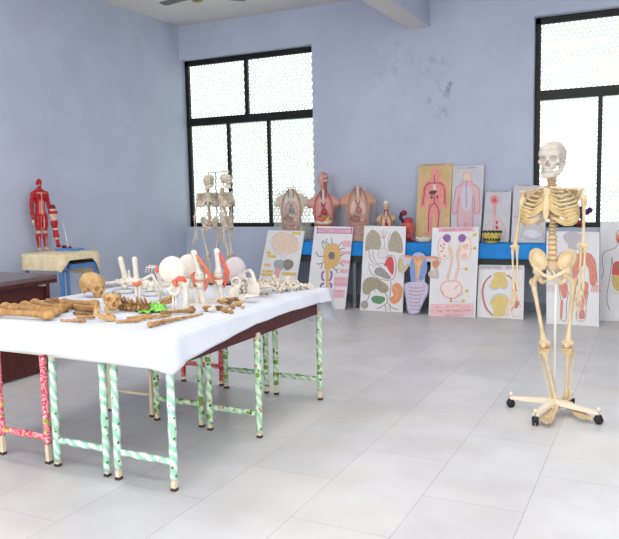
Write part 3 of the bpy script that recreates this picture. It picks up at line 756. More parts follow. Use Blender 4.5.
    for px, py in ((510.8, 403), (535.2, 421), (598.6, 419.5), (571.5, 402)):
        e = gz(px, py, .028)-HB; e.z = 0; d = (e-hub); L = d.length; d /= L; a = math.atan2(d.y, d.x)
        b = MB(); s = Vector((-d.y, d.x, 0)); c0 = hub+d*.01; up = Vector((0, 0, 1))
        q = []
        for f, w, zt, zb in ((0, .022, .100, .064), (1, .0165, .074, .056)):
            p = c0.lerp(e, f)
            q += [p+s*w+up*zt, p-s*w+up*zt, p-s*w+up*zb, p+s*w+up*zb]
        b.add(q, [(3, 2, 1, 0), (4, 5, 6, 7), (0, 1, 5, 4), (1, 2, 6, 5), (2, 3, 7, 6), (3, 0, 4, 7)])
        lg = obj('base_leg', b, base_m, t, smooth=False, bevel=.003)
        b = MB(); b.lathe([(.0065, .045), (.0065, .082), (.012, .084), (.010, .102), (0, .104)], e, 10); obj('caster_stem', b, base_m, lg)
        b = MB(); M = Matrix.Rotation(a+.6, 3, 'Z') @ Matrix.Rotation(PI/2, 3, 'X')
        for o in (-.017, .006):
            b.lathe([(.010, o), (.024, o+.001), (.026, o+.004), (.026, o+.009), (.022, o+.011), (.0, o+.011)], e+Vector((0, 0, .0265)), 16, M=M)
        b.lathe([(.016, .022), (.021, .028), (.021, .05), (.014, .056), (0, .056)], e, 12)
        obj('caster', b, black_p, lg)
    return t
hero = build_skeleton()

# two half-size skeletons hung from one thin stand at the far end of the bone table
TZ = .7665
def mini(px, rz, label, skull_rz, X, Y, zoff, lean):
    c = dup(hero, skip=('pole', 'hub', 'base_leg'))
    c.name = 'anatomical_skeleton'; s = .462
    c.scale = (s, s, s); c.rotation_euler = (0, lean, rz); c.location = (X, Y, zoff)
    tag(c, label, 'skeleton')
    for ch in c.children:
        if ch.name.startswith('cranium'): ch.rotation_euler = (R(6), 0, skull_rz)
    recolor(c, {'bone_cream': grey_b, 'bone_skull': grey_b, 'cartilage_tan': grey_b})
    return c
p = gy(209, 230, 4.27); mini(209, R(38), 'small grey hanging skeleton facing front, left one on the thin double stand', R(-30), p.x+.01, 4.27, TZ+.012, R(1))
p = gy(229, 230, 4.27); mini(229, R(100), 'small grey hanging skeleton turned sideways, right one on the thin double stand', R(-30), p.x+.0, 4.27, TZ+.014, R(-1))
t = thing('skeleton_stand', 'thin grey metal rod stand with a crossbar between the two small skeletons', 'stand', (gy(217.5, 230, 4.33).x, 4.33, TZ))
b = MB(); b.tube([(0, 0, .012), (0, 0, .815)], .0055, 8); obj('upright_rod', b, chrome, t)
b = MB(); xa = gy(208, 173, 4.30).x-t.location.x; xb = gy(229, 172, 4.30).x-t.location.x
b.tube([(xa, -.03, .80), (xa+.002, -.028, .815), (0, 0, .815), (xb-.002, -.028, .815), (xb, -.03, .80)], .0038, 8); obj('crossbar', b, chrome, t)
b = MB(); b.bb(-.11, .11, -.07, .05, 0, .012); obj('base_plate', b, black_p, t, smooth=False, bevel=.003)
# ------------------------------------------------------------------ bones and joint models on the white cloth
TT = .7668
VR = R(26.3)                                  # turn that lines a model's x axis up with the picture's horizontal
def T(px, py, z=TT): return gz(px, py, z)
# --- old brown long bones laid side by side
LB = [((-7, 311.5), (50, 314.8), .017, .027, .030, 'old brown long bone, nearest of the row at the left front edge of the cloth'),
      ((12.5, 307.3), (54, 312.0), .016, .027, .029, 'old brown long bone, second from the front edge in the left row'),
      ((4, 305.8), (40, 308.2), .014, .024, .022, 'old brown long bone with its round knob near the left edge of the photo'),
      ((23.5, 304.6), (58, 310.9), .014, .026, .027, 'old brown long bone lying third back in the left row, knob raised'),
      ((34, 302.3), (62.5, 308.2), .014, .026, .027, 'old brown long bone with the biggest pale knob in the left row'),
      ((47.5, 301.8), (67, 307.5), .014, .024, .024, 'old brown long bone just left of the blue table legs'),
      ((54, 300.2), (76, 305.5), .013, .022, .022, 'old brown long bone lying farthest back in the left row'),
      ((68, 305.2), (97, 308.2), .012, .021, .020, 'old brown long bone lying against the thick thigh bone, nearer the front edge'),
      ((63, 302.0), (96, 304.0), .017, .026, .026, 'thick old brown thigh bone in front of the big brown skull')]
for i, (a, c, r, k0, k1, lab) in enumerate(LB):
    zz = TT+max(k0, k1)*.99+.001; p0 = T(*a, zz); p1 = T(*c, zz); o0 = (p0+p1)/2; o0.z = TT
    b = MB(); longbone(b, p0-o0, p1-o0, r, k0, k1, (.3, 1, .08), 10)
    tag(obj('long_bone', b, old_b if i not in (5, 6) else old_b2, loc=o0), lab, 'bone', 'old brown long bones in the left row')
# --- strings of small hand and foot bones
def bone_string(a, c, n, r0, r1, lab, seed, m=old_b):
    rg = random.Random(seed); p0 = T(*a); p1 = T(*c); o0 = (p0+p1)/2; t = thing('bone_string', lab, 'bone', o0, group='strings of small brown bones')
    d = (p1-p0); s = Vector((-d.y, d.x, 0)).normalized()
    for k in range(n):
        f0 = k/n; f1 = (k+.94)/n; r = r0+(r1-r0)*f0; off = s*rg.uniform(-.4, .4)*r
        q0 = p0+d*f0-o0+off+Vector((0, 0, r*1.02)); q1 = p0+d*f1-o0+off+Vector((0, 0, r*1.02))
        b = MB(); b.tube([q0, q0.lerp(q1, .2), q0.lerp(q1, .5), q0.lerp(q1, .8), q1], [r*.8, r, r*.6, r*.85, r*.7], 8, .9, rnd=True)
        if k % 2 == 0 and r > .009: b.ell(q0.lerp(q1, .3)+s*r*.9, (r*.8, r*.7, r*.7), None, 8, 6, jit=.15, rg=rg)
        obj('small_bone', b, m, t)
bone_string((149, 328), (203, 315), 8, .017, .006, 'string of small brown bones tapering to the right along the front edge of the cloth', 1)
bone_string((137, 321.5), (171, 317), 5, .016, .010, 'short thick string of brown bones just below the green sheet', 2)
bone_string((117, 323.5), (140, 322.5), 5, .010, .015, 'string of brown bones right of the brown jaw at the front edge', 3)
bone_string((128, 319.2), (152, 316.8), 5, .008, .011, 'thin string of brown bones between the vertebrae row and the front edge', 4)
bone_string((61, 321.8), (86, 323), 4, .008, .014, 'flat pointed string of brown bones left of the brown jaw', 5)
bone_string((74, 315.2), (92, 317), 4, .012, .014, 'small clump of brown bones behind the flat pointed string', 6, old_b2)
bone_string((76, 311.5), (96, 313.2), 4, .015, .017, 'lumpy brown bones behind the jaw, left of the broken face bone', 17, old_b2)
bone_string((78, 318.4), (94, 319.6), 3, .011, .013, 'three linked brown bones touching the left end of the brown jaw', 16)
p0, p1 = T(162, 313, TT+.016), T(193, 310, TT+.018); o0 = (p0+p1)/2; o0.z = TT
b = MB(); longbone(b, p0-o0, p1-o0, .010, .012, .019, (0, 0, 1), 10); tag(obj('long_bone', b, old_b2, loc=o0), 'dark brown long bone with a knob, right of the green sheet', 'bone')
# --- row of old vertebrae
ME_OV = [vert_mb(.042*k, .019*k, .036*k, .030*k).mesh('old_vertebra', old_b2 if q else old_b) for q, k in ((0, 1.), (1, .9), (1, 1.08))]
rd = (T(147, 311)-T(118, 309)).normalized()
for k in range(9):
    p = T(119.5+3.3*k, 310.2+.3*k); j = rng.uniform(-.22, .22); d_ = (Matrix.Rotation(j, 3, 'Z') @ rd); up_ = Vector((rng.uniform(-.2, .2), rng.uniform(-.2, .2), 1)); up_ = (up_-d_*up_.dot(d_)).normalized()
    M = Matrix((up_.cross(d_), up_, d_)).transposed()
    o = link('old_vertebra', ME_OV[k % 3], None, (p.x, p.y, TT+.022)); o.rotation_euler = M.to_euler()
    tag(o, 'old brown vertebra in the row standing behind the front brown bones', 'bone', 'row of old brown vertebrae')
# --- old skull, face piece, jaw
sk = link('human_skull', ME_SKULL, None, T(91.5, 297.5), (R(8), R(-4), VR+R(62)), .90); sk.location.z = TT+.096
sk.location += Vector((-.005, .02, 0)); tag(sk, 'big old brown skull without a jaw facing right', 'skull')
b = MB()
for i in range(8):
    a = R(-50+14*i); b.box((.0275*math.sin(a), -.060-.0335*math.cos(a), -.0935), (.0062, .0055, .0105), (0, 0, a*.9))
obj('upper_teeth', b, old_skull, sk); recolor(sk, {'bone_skull': old_skull})
def f_face(P): return smax(smax(f_skull(P), P[..., 1]+.012+.004*np.sin(P[..., 0]*180), .004), P[..., 2]-.018-.003*np.sin(P[..., 0]*150), .004)
me = smesh('skull_fragment', f_face, (-.08, -.12, -.105), (.08, .01, .03), .003, old_skull)
o = link('skull_fragment', me, None, T(111.5, 311.5), (R(-14), R(8), VR+R(30)), .80); o.location.z = TT+.080; tag(o, 'broken brown face part of a skull, in front of the big brown skull', 'skull')
o = link('jaw_bone', ME_MAND, None, T(102.5, 320.5), (R(4), 0, VR+R(66)), .84); o.location.z = TT+.148*.84; recolor(o, {'bone_skull': old_skull}); tag(o, 'loose brown lower jaw at the front edge of the cloth', 'jaw')
# --- lumps of ankle and wrist bones, right front
for i, (px, py, r, z) in enumerate(((206, 311.5, .019, 0), (212, 312.3, .017, 0), (219, 310.5, .018, 0), (225.5, 313, .020, 0), (222, 306.5, .022, .012), (228.5, 304.5, .023, .0), (233, 309.5, .018, 0), (239, 306.5, .020, 0), (237.5, 302.5, .019, .0), (231, 314, .014, 0), (243, 309, .011, 0))):
    rg = random.Random(40+i); b = MB(); b.ell((0, 0, 0), (r*1.05, r*.75, r*.72), (rg.uniform(0, 1), rg.uniform(0, 1), rg.uniform(0, 3)), 12, 8, jit=.16, rg=rg)
    for q in range(6):
        a_ = rg.uniform(0, 6.28); u_ = rg.uniform(-.3, .6); k_ = rg.uniform(.28, .5); b.ell((math.cos(a_)*r*.95, math.sin(a_)*r*.8, u_*r), (r*k_*1.3, r*k_, r*k_*.8), (0, 0, a_), 8, 6, jit=.15, rg=rg)
    p = T(px, py); p.z = TT+r*.86+z
    if i == 1: m = white_b
    else: m = (old_b, old_skull, old_b2)[i % 3]
    tag(obj('ankle_bone', b, m, loc=p), 'pale lump of ankle bone among the brown lumps near the front right edge' if i == 1 else 'brown lump of ankle bone in the cluster right of the knee models', 'bone', 'cluster of ankle bones')
# --- crumpled green sheet and the brown blade bone beside it
gs = mat('green_printed_sheet', (150, 222, 96), .6, .2, (96, 176, 70), 60, lo=.45, hi=.6)
c0 = T(152.5, 311.5); b = MB(); vs = []; fs = []; n = 14; rg = random.Random(3)
for j in range(n+1):
    for i in range(n+1):
        u = i/n-.5; v = j/n-.5; vs.append((u*.155, v*.15, 0.008+.034*(math.exp(-((u-.1)**2+(v-.1)**2)*9))+.011*math.sin(u*17+v*9)*math.cos(v*14-u*5)))
for j in range(n):
    for i in range(n): a = j*(n+1)+i; fs.append((a, a+1, a+n+2, a+n+1))
b.add(vs, fs); o = obj('green_sheet', b, gs, loc=c0+Vector((0, 0, .004)), rot=(0, 0, VR+.25)); md = o.modifiers.new('t', 'SOLIDIFY'); md.thickness = .0012
tag(o, 'crumpled bright green printed sheet among the brown bones', 'sheet')
def blade_mb(k):
    b = MB(); q = [(0, 0, 0), (.10, .015, .012), (.13, .05, .03), (.045, .10, .03), (.01, .06, .015)]
    b.prism([Vector(p)*k for p in q], (0, -.1, 1), .006*k); b.tube([Vector((.01, .03, .012))*k, Vector((.06, .045, .032))*k, Vector((.125, .06, .048))*k], [.006*k, .010*k, .014*k], 7, rnd=True); b.ell(Vector((.005, .01, .008))*k, (.016*k, .014*k, .012*k), None, 8, 6); return b
o = obj('shoulder_blade', blade_mb(.85), old_b, loc=T(159, 308.5)+Vector((0, 0, .010)), rot=(R(6), R(-8), VR+.1)); tag(o, 'old brown shoulder blade lying on the right end of the green sheet', 'bone')

# --- white joint models on stands
def plate(t, w, d, c=(0, 0), h=.010, m=None):
    b = MB(); b.bb(c[0]-w/2, c[0]+w/2, c[1]-d/2, c[1]+d/2, 0, h); return obj('base_plate', b, m or white_b, t, smooth=False, bevel=.003)
def knee(px, py, s, lean, lab, red, yaw=0.):
    t = thing('knee_model', lab, 'anatomy model', T(px, py), (0, 0, VR+yaw), scl=s)
    plate(t, .13, .12)
    b = MB(); longbone(b, (.0+lean, 0, .355), (.004, 0, .200), .0185, .022, .034, (0, 1, 0), 14, (0, 1)); b.ell((.002, 0, .188), (.036, .042, .030)); obj('femur', b, white_b, t)
    b = MB(); longbone(b, (.006, 0, .142), (.022, 0, .012), .0165, .032, .019, (0, 1, 0), 12, (1, 0)); b.ell((.004, 0, .148), (.037, .040, .015)); obj('tibia', b, white_b, t)
    b = MB(); longbone(b, (-.026, .006, .130), (-.020, .004, .012), .0085, .014, .011, (0, 1, 0), 10, (0, 0)); obj('fibula', b, white_b, t)
    b = MB(); b.ell((.004, 0, .160), (.036, .039, .008)); obj('cartilage', b, disc, t)
    b = MB(); b.tube([(.018+lean, -.008, .345), (.034+lean*.6, -.01, .30), (.052+lean*.2, -.01, .25), (.066, -.008, .205), (.060, -.008, .165), (.048, -.006, .125), (.036, -.004, .095)], [.006, .012, .014, .017, .015, .011, .006], 10, 1.3, (0, 1, 0)); obj('tendon', b, red, t)
    b = MB(); b.ell((.058, -.010, .196), (.015, .02, .024)); obj('patella', b, white_b if red is lig else red, t)
    b = MB(); b.tube([(-.030, -.014, .198), (-.034, -.016, .165), (-.030, -.010, .125)], [.010, .008, .006], 8, 1.3); obj('side_ligament', b, lig, t)
    return t
knee(200, 304.5, .87, -.030, 'white knee joint model with a wide orange tendon, in the middle of the cloth', lig)
knee(219, 301.5, .87, -.004, 'white knee joint model with a bright red tendon, right of the orange one', ligr, .1)
def f_ilium(P):
    d = s_ell(P, (-.062, .012, .255), (.080, .026, .084), (0, R(18), 0)); d = sub(d, s_ell(P, (-.065, -.060, .268), (.070, .046, .072)), .02)
    d = smin(d, s_ell(P, (-.012, .004, .185), (.034, .030, .034)), .02)
    d = smin(d, s_path(P, [(-.030, 0, .170), (-.062, -.004, .150), (-.082, -.006, .135)], [.015, .011, .013], .01), .01)
    d = smin(d, s_path(P, [(-.020, .006, .160), (-.030, .010, .120), (-.045, .006, .104)], [.018, .015, .014], .01), .01)
    return smin(d, s_path(P, [(-.045, .004, .104), (-.072, -.002, .115), (-.082, -.006, .135)], [.012, .009, .011], .01), .008)
ME_IL = smesh('hip_blade', f_ilium, (-.16, -.04, .08), (.04, .045, .36), .004, white_b)
def hip(px, py, s, lab, yaw=0., blade=None):
    t = thing('hip_model', lab, 'anatomy model', T(px, py), (0, 0, VR+yaw), scl=s)
    plate(t, .15, .12, (-.03, 0))
    o = link('hip_blade', ME_IL, t)
    if blade: recolor(o, {'white_plastic_bone': blade})
    b = MB(); b.ell((.006, 0, .186), .026); b.tube([(.004, 0, .184), (.020, 0, .176)], [.018, .019], 10); longbone(b, (.016, 0, .176), (.012, 0, .012), .0165, .026, .019, (0, 1, 0), 12, (0, 0), .004); b.ell((.026, 0, .178), (.017, .020, .026)); obj('femur', b, white_b, t)
    b = MB()
    b.tube([(-.034, -.026, .196), (-.014, -.036, .206), (.010, -.036, .204), (.026, -.024, .188)], [.010, .014, .014, .008], 9, 1.2); obj('joint_capsule', b, ligr, t)
    b = MB(); b.tube([(-.050, -.022, .196), (-.040, -.028, .176), (-.026, -.026, .158)], [.008, .014, .010], 9, 1.2); obj('hip_ligament', b, lig, t)
    for x in (-.062, -.044):
        b = MB(); b.tube([(x, .004, .010), (x, .004, .112)], .0055, 8); obj('support_rod', b, pole_m, t)
    return t
hip(183.5, 311.5, .92, 'white hip joint model with a round blade, nearest the brown bones')
hip(199, 301.0, .86, 'white hip joint model half hidden behind the knee with the orange tendon', .2)
pg_ = mat('pinkish_grey_bone', (214, 206, 206), .5, .3, (200, 190, 190), 10)
o = link('hip_bone', ME_IL, None, T(244, 292), (0, 0, VR+.35), .92); o.location.z = TT-.083*.92+.001; recolor(o, {'white_plastic_bone': pg_})
tag(o, 'large pinkish grey rounded hip blade resting behind the knee with the red tendon', 'bone')
# elbow model
t = thing('elbow_model', 'white elbow joint model with an orange joint, left of the hand model', 'anatomy model', T(138.5, 303.5), (0, 0, VR), scl=.93)
plate(t, .11, .10)
b = MB(); longbone(b, (-.012, 0, .290), (-.004, 0, .140), .0185, .020, .024, (1, 0, 0), 12, (0, 1)); obj('humerus', b, white_b, t)
b = MB(); b.ell((-.004, -.002, .132), (.030, .026, .022)); b.ell((.012, -.012, .138), (.014, .014, .016)); obj('joint_capsule', b, lig, t)
for x, r in ((-.014, .0095), (.012, .0085)):
    b = MB(); longbone(b, (x, 0, .118), (x+.004, 0, .010), r, .014, .012, (0, 1, 0), 10, (0, 0)); obj('ulna' if x < 0 else 'radius', b, white_b, t)
b = MB(); b.ell((.036, .02, .112), (.022, .018, .022)); obj('bone_end', b, white_b, t)
# hand model
t = thing('hand_model', 'white hand skeleton on a stand with its thin fingers hanging down', 'anatomy model', T(157, 303), (0, 0, VR))
plate(t, .15, .11, (.01, 0))
b = MB(); longbone(b, (-.108, .02, .132), (-.022, .0, .172), .010, .015, .013, (0, 0, 1), 10, (0, 0)); obj('forearm_bone', b, white_b, t)
hand_build(t, (-.018, 0, .176), (.014, -.004, .022), (-1, -.3, .2), m=white_b, spread=.0125, curl=.05)
for k, (x0, x1, h) in enumerate(((-.058, .006, .222), (-.040, .016, .232), (-.022, .026, .224))):
    b = MB(); b.tube([(x0, -.01, .188), (x0+.006, -.01, h), (x1-.01, -.006, h-.006), (x1, 0, .17), (x1+.012, .0, .09), (x1+.010, 0, .010)], [.003, .004, .0045, .0045, .004, .0045], 7); obj('thin_bone', b, white_b, t)
b = MB(); b.ell((.012, -.012, .205), (.012, .012, .02)); obj('red_muscle', b, ligr, t)
# foot models
def foot_model(px, py, flip, lab, sh):
    t = thing('foot_model', lab, 'anatomy model', T(px, py), (0, 0, VR))
    b = MB(); b.lathe([(.06, 0), (.075, .004), (.078, .014), (.066, .026), (0, .028)], (0, 0, 0), 24, sx=1., sy=.7); obj('oval_base', b, mat('clear_grey_base', (206, 206, 206), .15, .5), t)
    s = -1 if flip else 1
    foot_build(t, Vector((s*.035, 0, .098)), Vector((-s*.155, 0, .052)), 1.45, white_b)
    b = MB(); rg = random.Random(6)
    for x, z, r in ((.02, .07, .026), (-.005, .072, .022), (.05, .062, .026), (-.035, .066, .019), (.01, .046, .022), (-.06, .06, .014)): b.ell((s*x, rg.uniform(-.02, .02), z), (r*1.15, r, r*.85), None, 10, 7, jit=.08, rg=rg)
    obj('ankle_bones', b, white_b, t)
    if sh:
        b = MB(); longbone(b, (-s*.012, 0, .232), (s*.014, 0, .098), .0185, .019, .024, (0, 1, 0), 12, (0, 0)); obj('tibia', b, white_b, t)
        b = MB(); b.tube([(s*.036, .012, .15), (s*.040, .010, .08)], [.007, .012], 8, rnd=True); obj('fibula', b, white_b, t)
foot_model(124, 293, False, 'white foot and ankle model pointing left, behind the big brown skull', .006)
foot_model(153, 295.5, True, 'white foot model pointing right, behind the hand model', 0)
# loose white hip bones
def f_coxa(P):
    d = s_ell(P, (0, 0, .065), (.058, .014, .060), (0, R(10), 0)); d = sub(d, s_ell(P, (0, -.026, .070), (.052, .026, .052)), .006)
    d = smin(d, s_ell(P, (.014, 0, .0), (.028, .022, .028)), .016)
    d = smin(d, s_path(P, [(.005, -.004, -.008), (-.040, -.012, -.022), (-.060, -.014, -.052)], [.014, .009, .012], .008), .01)
    d = smin(d, s_path(P, [(.026, .004, -.015), (.028, .006, -.060), (.006, .002, -.094)], [.017, .013, .014], .008), .01)
    d = smin(d, s_path(P, [(.006, .002, -.094), (-.036, -.008, -.086), (-.060, -.014, -.052)], [.013, .009, .011], .008), .008)
    return sub(d, s_ell(P, (.022, -.022, .0), (.018, .016, .018)), .004)
ME_COX = smesh('hip_bone', f_coxa, (-.075, -.04, -.10), (.075, .035, .135), .0035, white_b)
for px, py, rot, s, z, lab in ((236, 300.5, (R(180), R(20), VR+.4), .62, .083, 'upright white loose hip bone with its ring on top, behind the brown lumps'),
                               (252, 297.5, (R(180), R(-14), VR-.3), .78, .104, 'white loose hip bone with a large open ring, middle of the three'),
                               (266, 296.5, (R(70), R(8), VR+.2), .80, .046, 'white loose hip bone lying flat against the heap of small bones'),
                               (247, 302.0, (R(84), R(0), VR+1.0), .70, .034, 'small white loose hip bone lying flat at the right edge of the cloth')):
    o = link('hip_bone', ME_COX, None, T(px, py), rot, s); o.location.z = TT+z; tag(o, lab, 'bone', 'loose white hip bones')
# heap of small white bones
wv = [vert_mb(.032, .016, .026, .008).mesh('small_white_bone', white_b), vert_mb(.028, .012, .022, .006).mesh('small_white_bone', mat('ivory_bone', (238, 226, 198), .45, .35, (222, 206, 172), 30)), None, None]
rg = random.Random(12)
for q in (2, 3):
    b = MB(); b.ell((0, 0, 0), (.017, .013, .011), None, 10, 7, jit=.16, rg=rg); b.tube([(-.02, 0, 0), (.0, .006, .006), (.022, -.004, .002)], [.006, .005, .007], 7, rnd=True); wv[q] = b.mesh('small_white_bone', (white_b, mat('pale_tan_bone', (228, 216, 196), .5, .3, (212, 196, 172), 30))[q-2])
nb = 0
A0, A1 = T(262, 296.5), T(321, 289.2); lat = Vector((-1, 0, 0))
while nb < 295:
    u = rg.random(); v = rg.random()**1.1; 
    hmax = .082*(1-abs(2*v-.9)**2*.8)*min(1, .55+u*1.6)*(1 if u < .72 else max(.15, 1-(u-.72)*3.0))
    p = A0.lerp(A1, u)+lat*(.045+.27*v)+Vector((0, .0, 0)); z = TT+.013+max(0, hmax)*rg.random()
    if p.y > 4.33: continue
    p.z = z; o = link('small_white_bone', wv[(0, 2, 3, 1, 2, 3)[nb % 6]], None, p, (rg.uniform(0, 6), rg.uniform(0, 6), rg.uniform(0, 6)), rg.uniform(.58, .92))
    tag(o, 'small loose white bone in the heap at the far right end of the cloth', 'bone', 'heap of small white bones'); nb += 1

# ------------------------------------------------------------------ on the cream table
red_m = mat('muscle_red', (196, 34, 36), .45, .35, (150, 20, 26), 38, .2, 80); pale_m = mat('tendon_pale', (216, 196, 180), .5, .3, (190, 160, 146), 30)
dark_m = mat('muscle_dark', (120, 22, 28), .5, .3)
def f_man(P):
    Q = P.copy(); Q[..., 0] = np.abs(P[..., 0]); x = Q
    d = s_ell(x, (0, 0, .73), (.098, .060, .100)); d = smin(d, s_ell(x, (0, .0, .60), (.076, .050, .11)), .03); d = smin(d, s_ell(x, (0, .004, .505), (.088, .058, .060)), .03)
    d = smin(d, s_ell(x, (.052, -.040, .755), (.048, .026, .036)), .012)
    d = smin(d, s_cap(x, (0, .006, .80), (0, -.002, .89), .032, .027), .02); d = smin(d, s_cap(x, (.02, .012, .86), (.10, .006, .800), .020, .024), .02)
    d = smin(d, s_ell(x, (.112, 0, .785), (.036, .038, .044)), .015)
    d = smin(d, s_path(x, [(.120, 0, .77), (.140, .004, .65), (.142, -.002, .60), (.150, -.018, .52), (.152, -.028, .455)], [.032, .031, .024, .026, .014], .012), .010)
    d = smin(d, s_path(x, [(.152, -.030, .455), (.150, -.038, .41), (.144, -.042, .37)], [.015, .018, .008], .01), .008)
    d = smin(d, s_cap(x, (.142, -.040, .44), (.130, -.052, .405), .008, .006), .006)
    d = smin(d, s_path(x, [(.046, 0, .48), (.054, -.008, .37), (.054, -.004, .27)], [.058, .050, .033], .015), .016)
    d = smin(d, s_path(x, [(.054, -.002, .27), (.056, .012, .195), (.056, .010, .11), (.056, .010, .045)], [.034, .040, .026, .021], .012), .012)
    d = smin(d, s_path(x, [(.056, .014, .025), (.060, -.03, .022), (.066, -.075, .012)], [.025, .021, .013], .01), .012)
    d = smin(d, s_ell(P, (0, -.004, .945), (.041, .052, .054)), .008); d = smin(d, s_ell(P, (0, -.020, .905), (.031, .034, .036)), .012)
    d = smin(d, s_cap(P, (0, -.050, .935), (0, -.060, .915), .006, .009), .006); d = smin(d, s_cap(x, (.004, -.050, .893), (.012, -.046, .893), .006, .005), .004)
    d = smin(d, s_ell(x, (.042, .004, .93), (.006, .012, .016)), .004)
    d = sub(d, s_ell(x, (.017, -.056, .942), (.009, .010, .006)), .004)
    return d+.0016*np.sin(P[..., 2]*150+P[..., 0]*60)*np.sin(P[..., 0]*120)
def r_man(c):
    x, y, z = np.abs(c[:, 0]), c[:, 1], c[:, 2]; m = np.zeros(len(c))
    pale = ((x < .007) & (y < -.02) & (z > .50) & (z < .80)) | ((z > .245) & (z < .285) & (x < .1) & (y < 0)) | (z < .05) | ((x > .128) & (z < .44)) | ((np.abs(x-.056) < .006) & (z < .2) & (y < 0)) | ((np.abs(x-.024) < .005) & (z > .3) & (z < .48)) | ((x < .09) & (y < -.02) & (z > .80) & (z < .812)) | ((z > .905) & (z < .913) & (y < 0))
    abd = (x < .044) & (y < -.02) & (z > .52) & (z < .70) & (~pale); m[abd] = 3
    m[pale] = 1; m[(np.sin(c[:, 2]*70+c[:, 0]*30) > .93) & (~pale) & (~abd)] = 2
    return m
me = smesh('muscle_figure', f_man, (-.2, -.11, -.005), (.2, .09, 1.01), .0062, [red_m, pale_m, dark_m, mat('belly_pink', (214, 130, 120), .5, .3, (196, 100, 96), 40)], r_man)
p = gz(42, 251.4, SZ); hgt = (gy(38, 179, p.y).z-SZ); p.y += .03
o = link('muscle_figure', me, None, (max(p.x, XL+.16)-.01, p.y-.01, SZ+.0035), (0, 0, R(72)), (hgt*.86, hgt*.92, hgt)); tag(o, 'red muscle man figure standing on the small cream-clothed table', 'anatomy model')
def f_arm(P):
    d = s_path(P, [(0, 0, .47), (.006, 0, .40), (.010, 0, .30), (.016, 0, .24), (.026, 0, .15), (.036, 0, .085)], [.034, .044, .036, .026, .030, .016], .015)
    d = smin(d, s_path(P, [(.036, 0, .085), (.042, -.004, .05)], [.017, .024], .01), .01)
    for k in range(4): d = smin(d, s_cap(P, (.030+.009*k, -.004, .045), (.026+.013*k, -.010, .006+.002*k), .007, .005), .004)
    return smin(d, s_cap(P, (.055, -.004, .06), (.072, -.010, .03), .008, .006), .006)
me = smesh('arm_model', f_arm, (-.06, -.06, -.002), (.10, .06, .53), .005, [red_m, pale_m, dark_m], lambda c: np.where(c[:, 2] > .455, 2, np.where(np.abs(c[:, 2]-.37) < .03, 1, np.where(np.sin(c[:, 2]*60) > .8, 1, np.where(c[:, 2] < .06, 2, 0)))))
p = gz(53.5, 250.6, SZ); o = link('arm_model', me, None, (max(p.x, XL+.12)+.01, p.y+.01, SZ+.002), (0, 0, VR), (gy(50, 205, p.y).z-SZ)/.50); tag(o, 'red muscle arm model standing beside the muscle man', 'anatomy model')
p = gz(71, 250.4, SZ); t = thing('dissection_board', 'blue board with a thin upright needle and dark red pieces on the cream table', 'board', (p.x, p.y, SZ+.003), (0, 0, 0))
bb_ = mat('blue_board', (86, 150, 222), .4, .4)
b = MB(); b.bb(-.115, .14, -.12, .06, 0, .022); obj('board', b, bb_, t, smooth=False, bevel=.004)
kx = 1/88.
b = MB(); b.tube([(-.03, 0, .022), (-.055, .0, .12), (-.075, 0, .20), (-.105, 0, .35)], [.0035, .0035, .0026, .0014], 6); b.tube([(-.052, 0, .11), (-.072, 0, .20)], [.006, .004], 8, rnd=True); obj('needle', b, mat('needle_white', (236, 236, 240), .25, .5), t)
for x, r in ((-.075, .022), (-.05, .018), (.018, .016)):
    b = MB(); b.ell((x, -.03, .022+r*.8), (r*1.2, r, r*.85), None, 10, 7, jit=.1); obj('red_piece', b, dark_m, t)
# ------------------------------------------------------------------ models on the blue-covered table
BTOP = BZ+.0025
cream_t = mat('torso_cream', (238, 228, 204), .45, .35, (224, 210, 182), 8); pink_t = mat('torso_pink', (220, 172, 160), .42, .4, (204, 148, 140), 8); orange_t = mat('torso_orange', (226, 168, 130), .42, .4, (212, 146, 110), 8)
lung = mat('lung_pink', (220, 168, 160), .4, .4, (196, 136, 132), 20); liver = mat('liver_brown', (150, 60, 46), .4, .4); gut = mat('gut_orange', (222, 136, 104), .4, .4, (196, 96, 76), 30); heart_m = mat('heart_red', (192, 66, 58), .35, .45, (164, 50, 46), 20)
vein = mat('vein_blue', (90, 98, 122), .4, .4); muscle = mat('muscle_strip', (194, 118, 110), .45, .35, (172, 94, 90), 30); fat = mat('fat_yellow', (232, 190, 90), .45, .35)
def f_torso(P):
    Q = P.copy(); Q[..., 0] = np.abs(P[..., 0])
    d = s_ell(Q, (0, 0, .40), (.150, .100, .19)); d = smin(d, s_ell(Q, (0, .005, .14), (.135, .095, .17)), .05); d = smin(d, s_ell(Q, (0, .004, .04), (.150, .10, .10)), .03)
    d = smin(d, s_cap(Q, (.06, .01, .545), (.185, .01, .475), .055, .056), .03)
    d = smin(d, s_cap(Q, (0, .01, .54), (0, .0, .63), .058, .050), .03)
    d = smax(d, Q[..., 0]-.212+.25*(Q[..., 2]-.48), .006); d = np.maximum(d, P[..., 2]-.645); d = np.maximum(d, -P[..., 2])
    return sub(d, s_ell(Q, (0, -.135, .30), (.112, .100, .245)), .008)
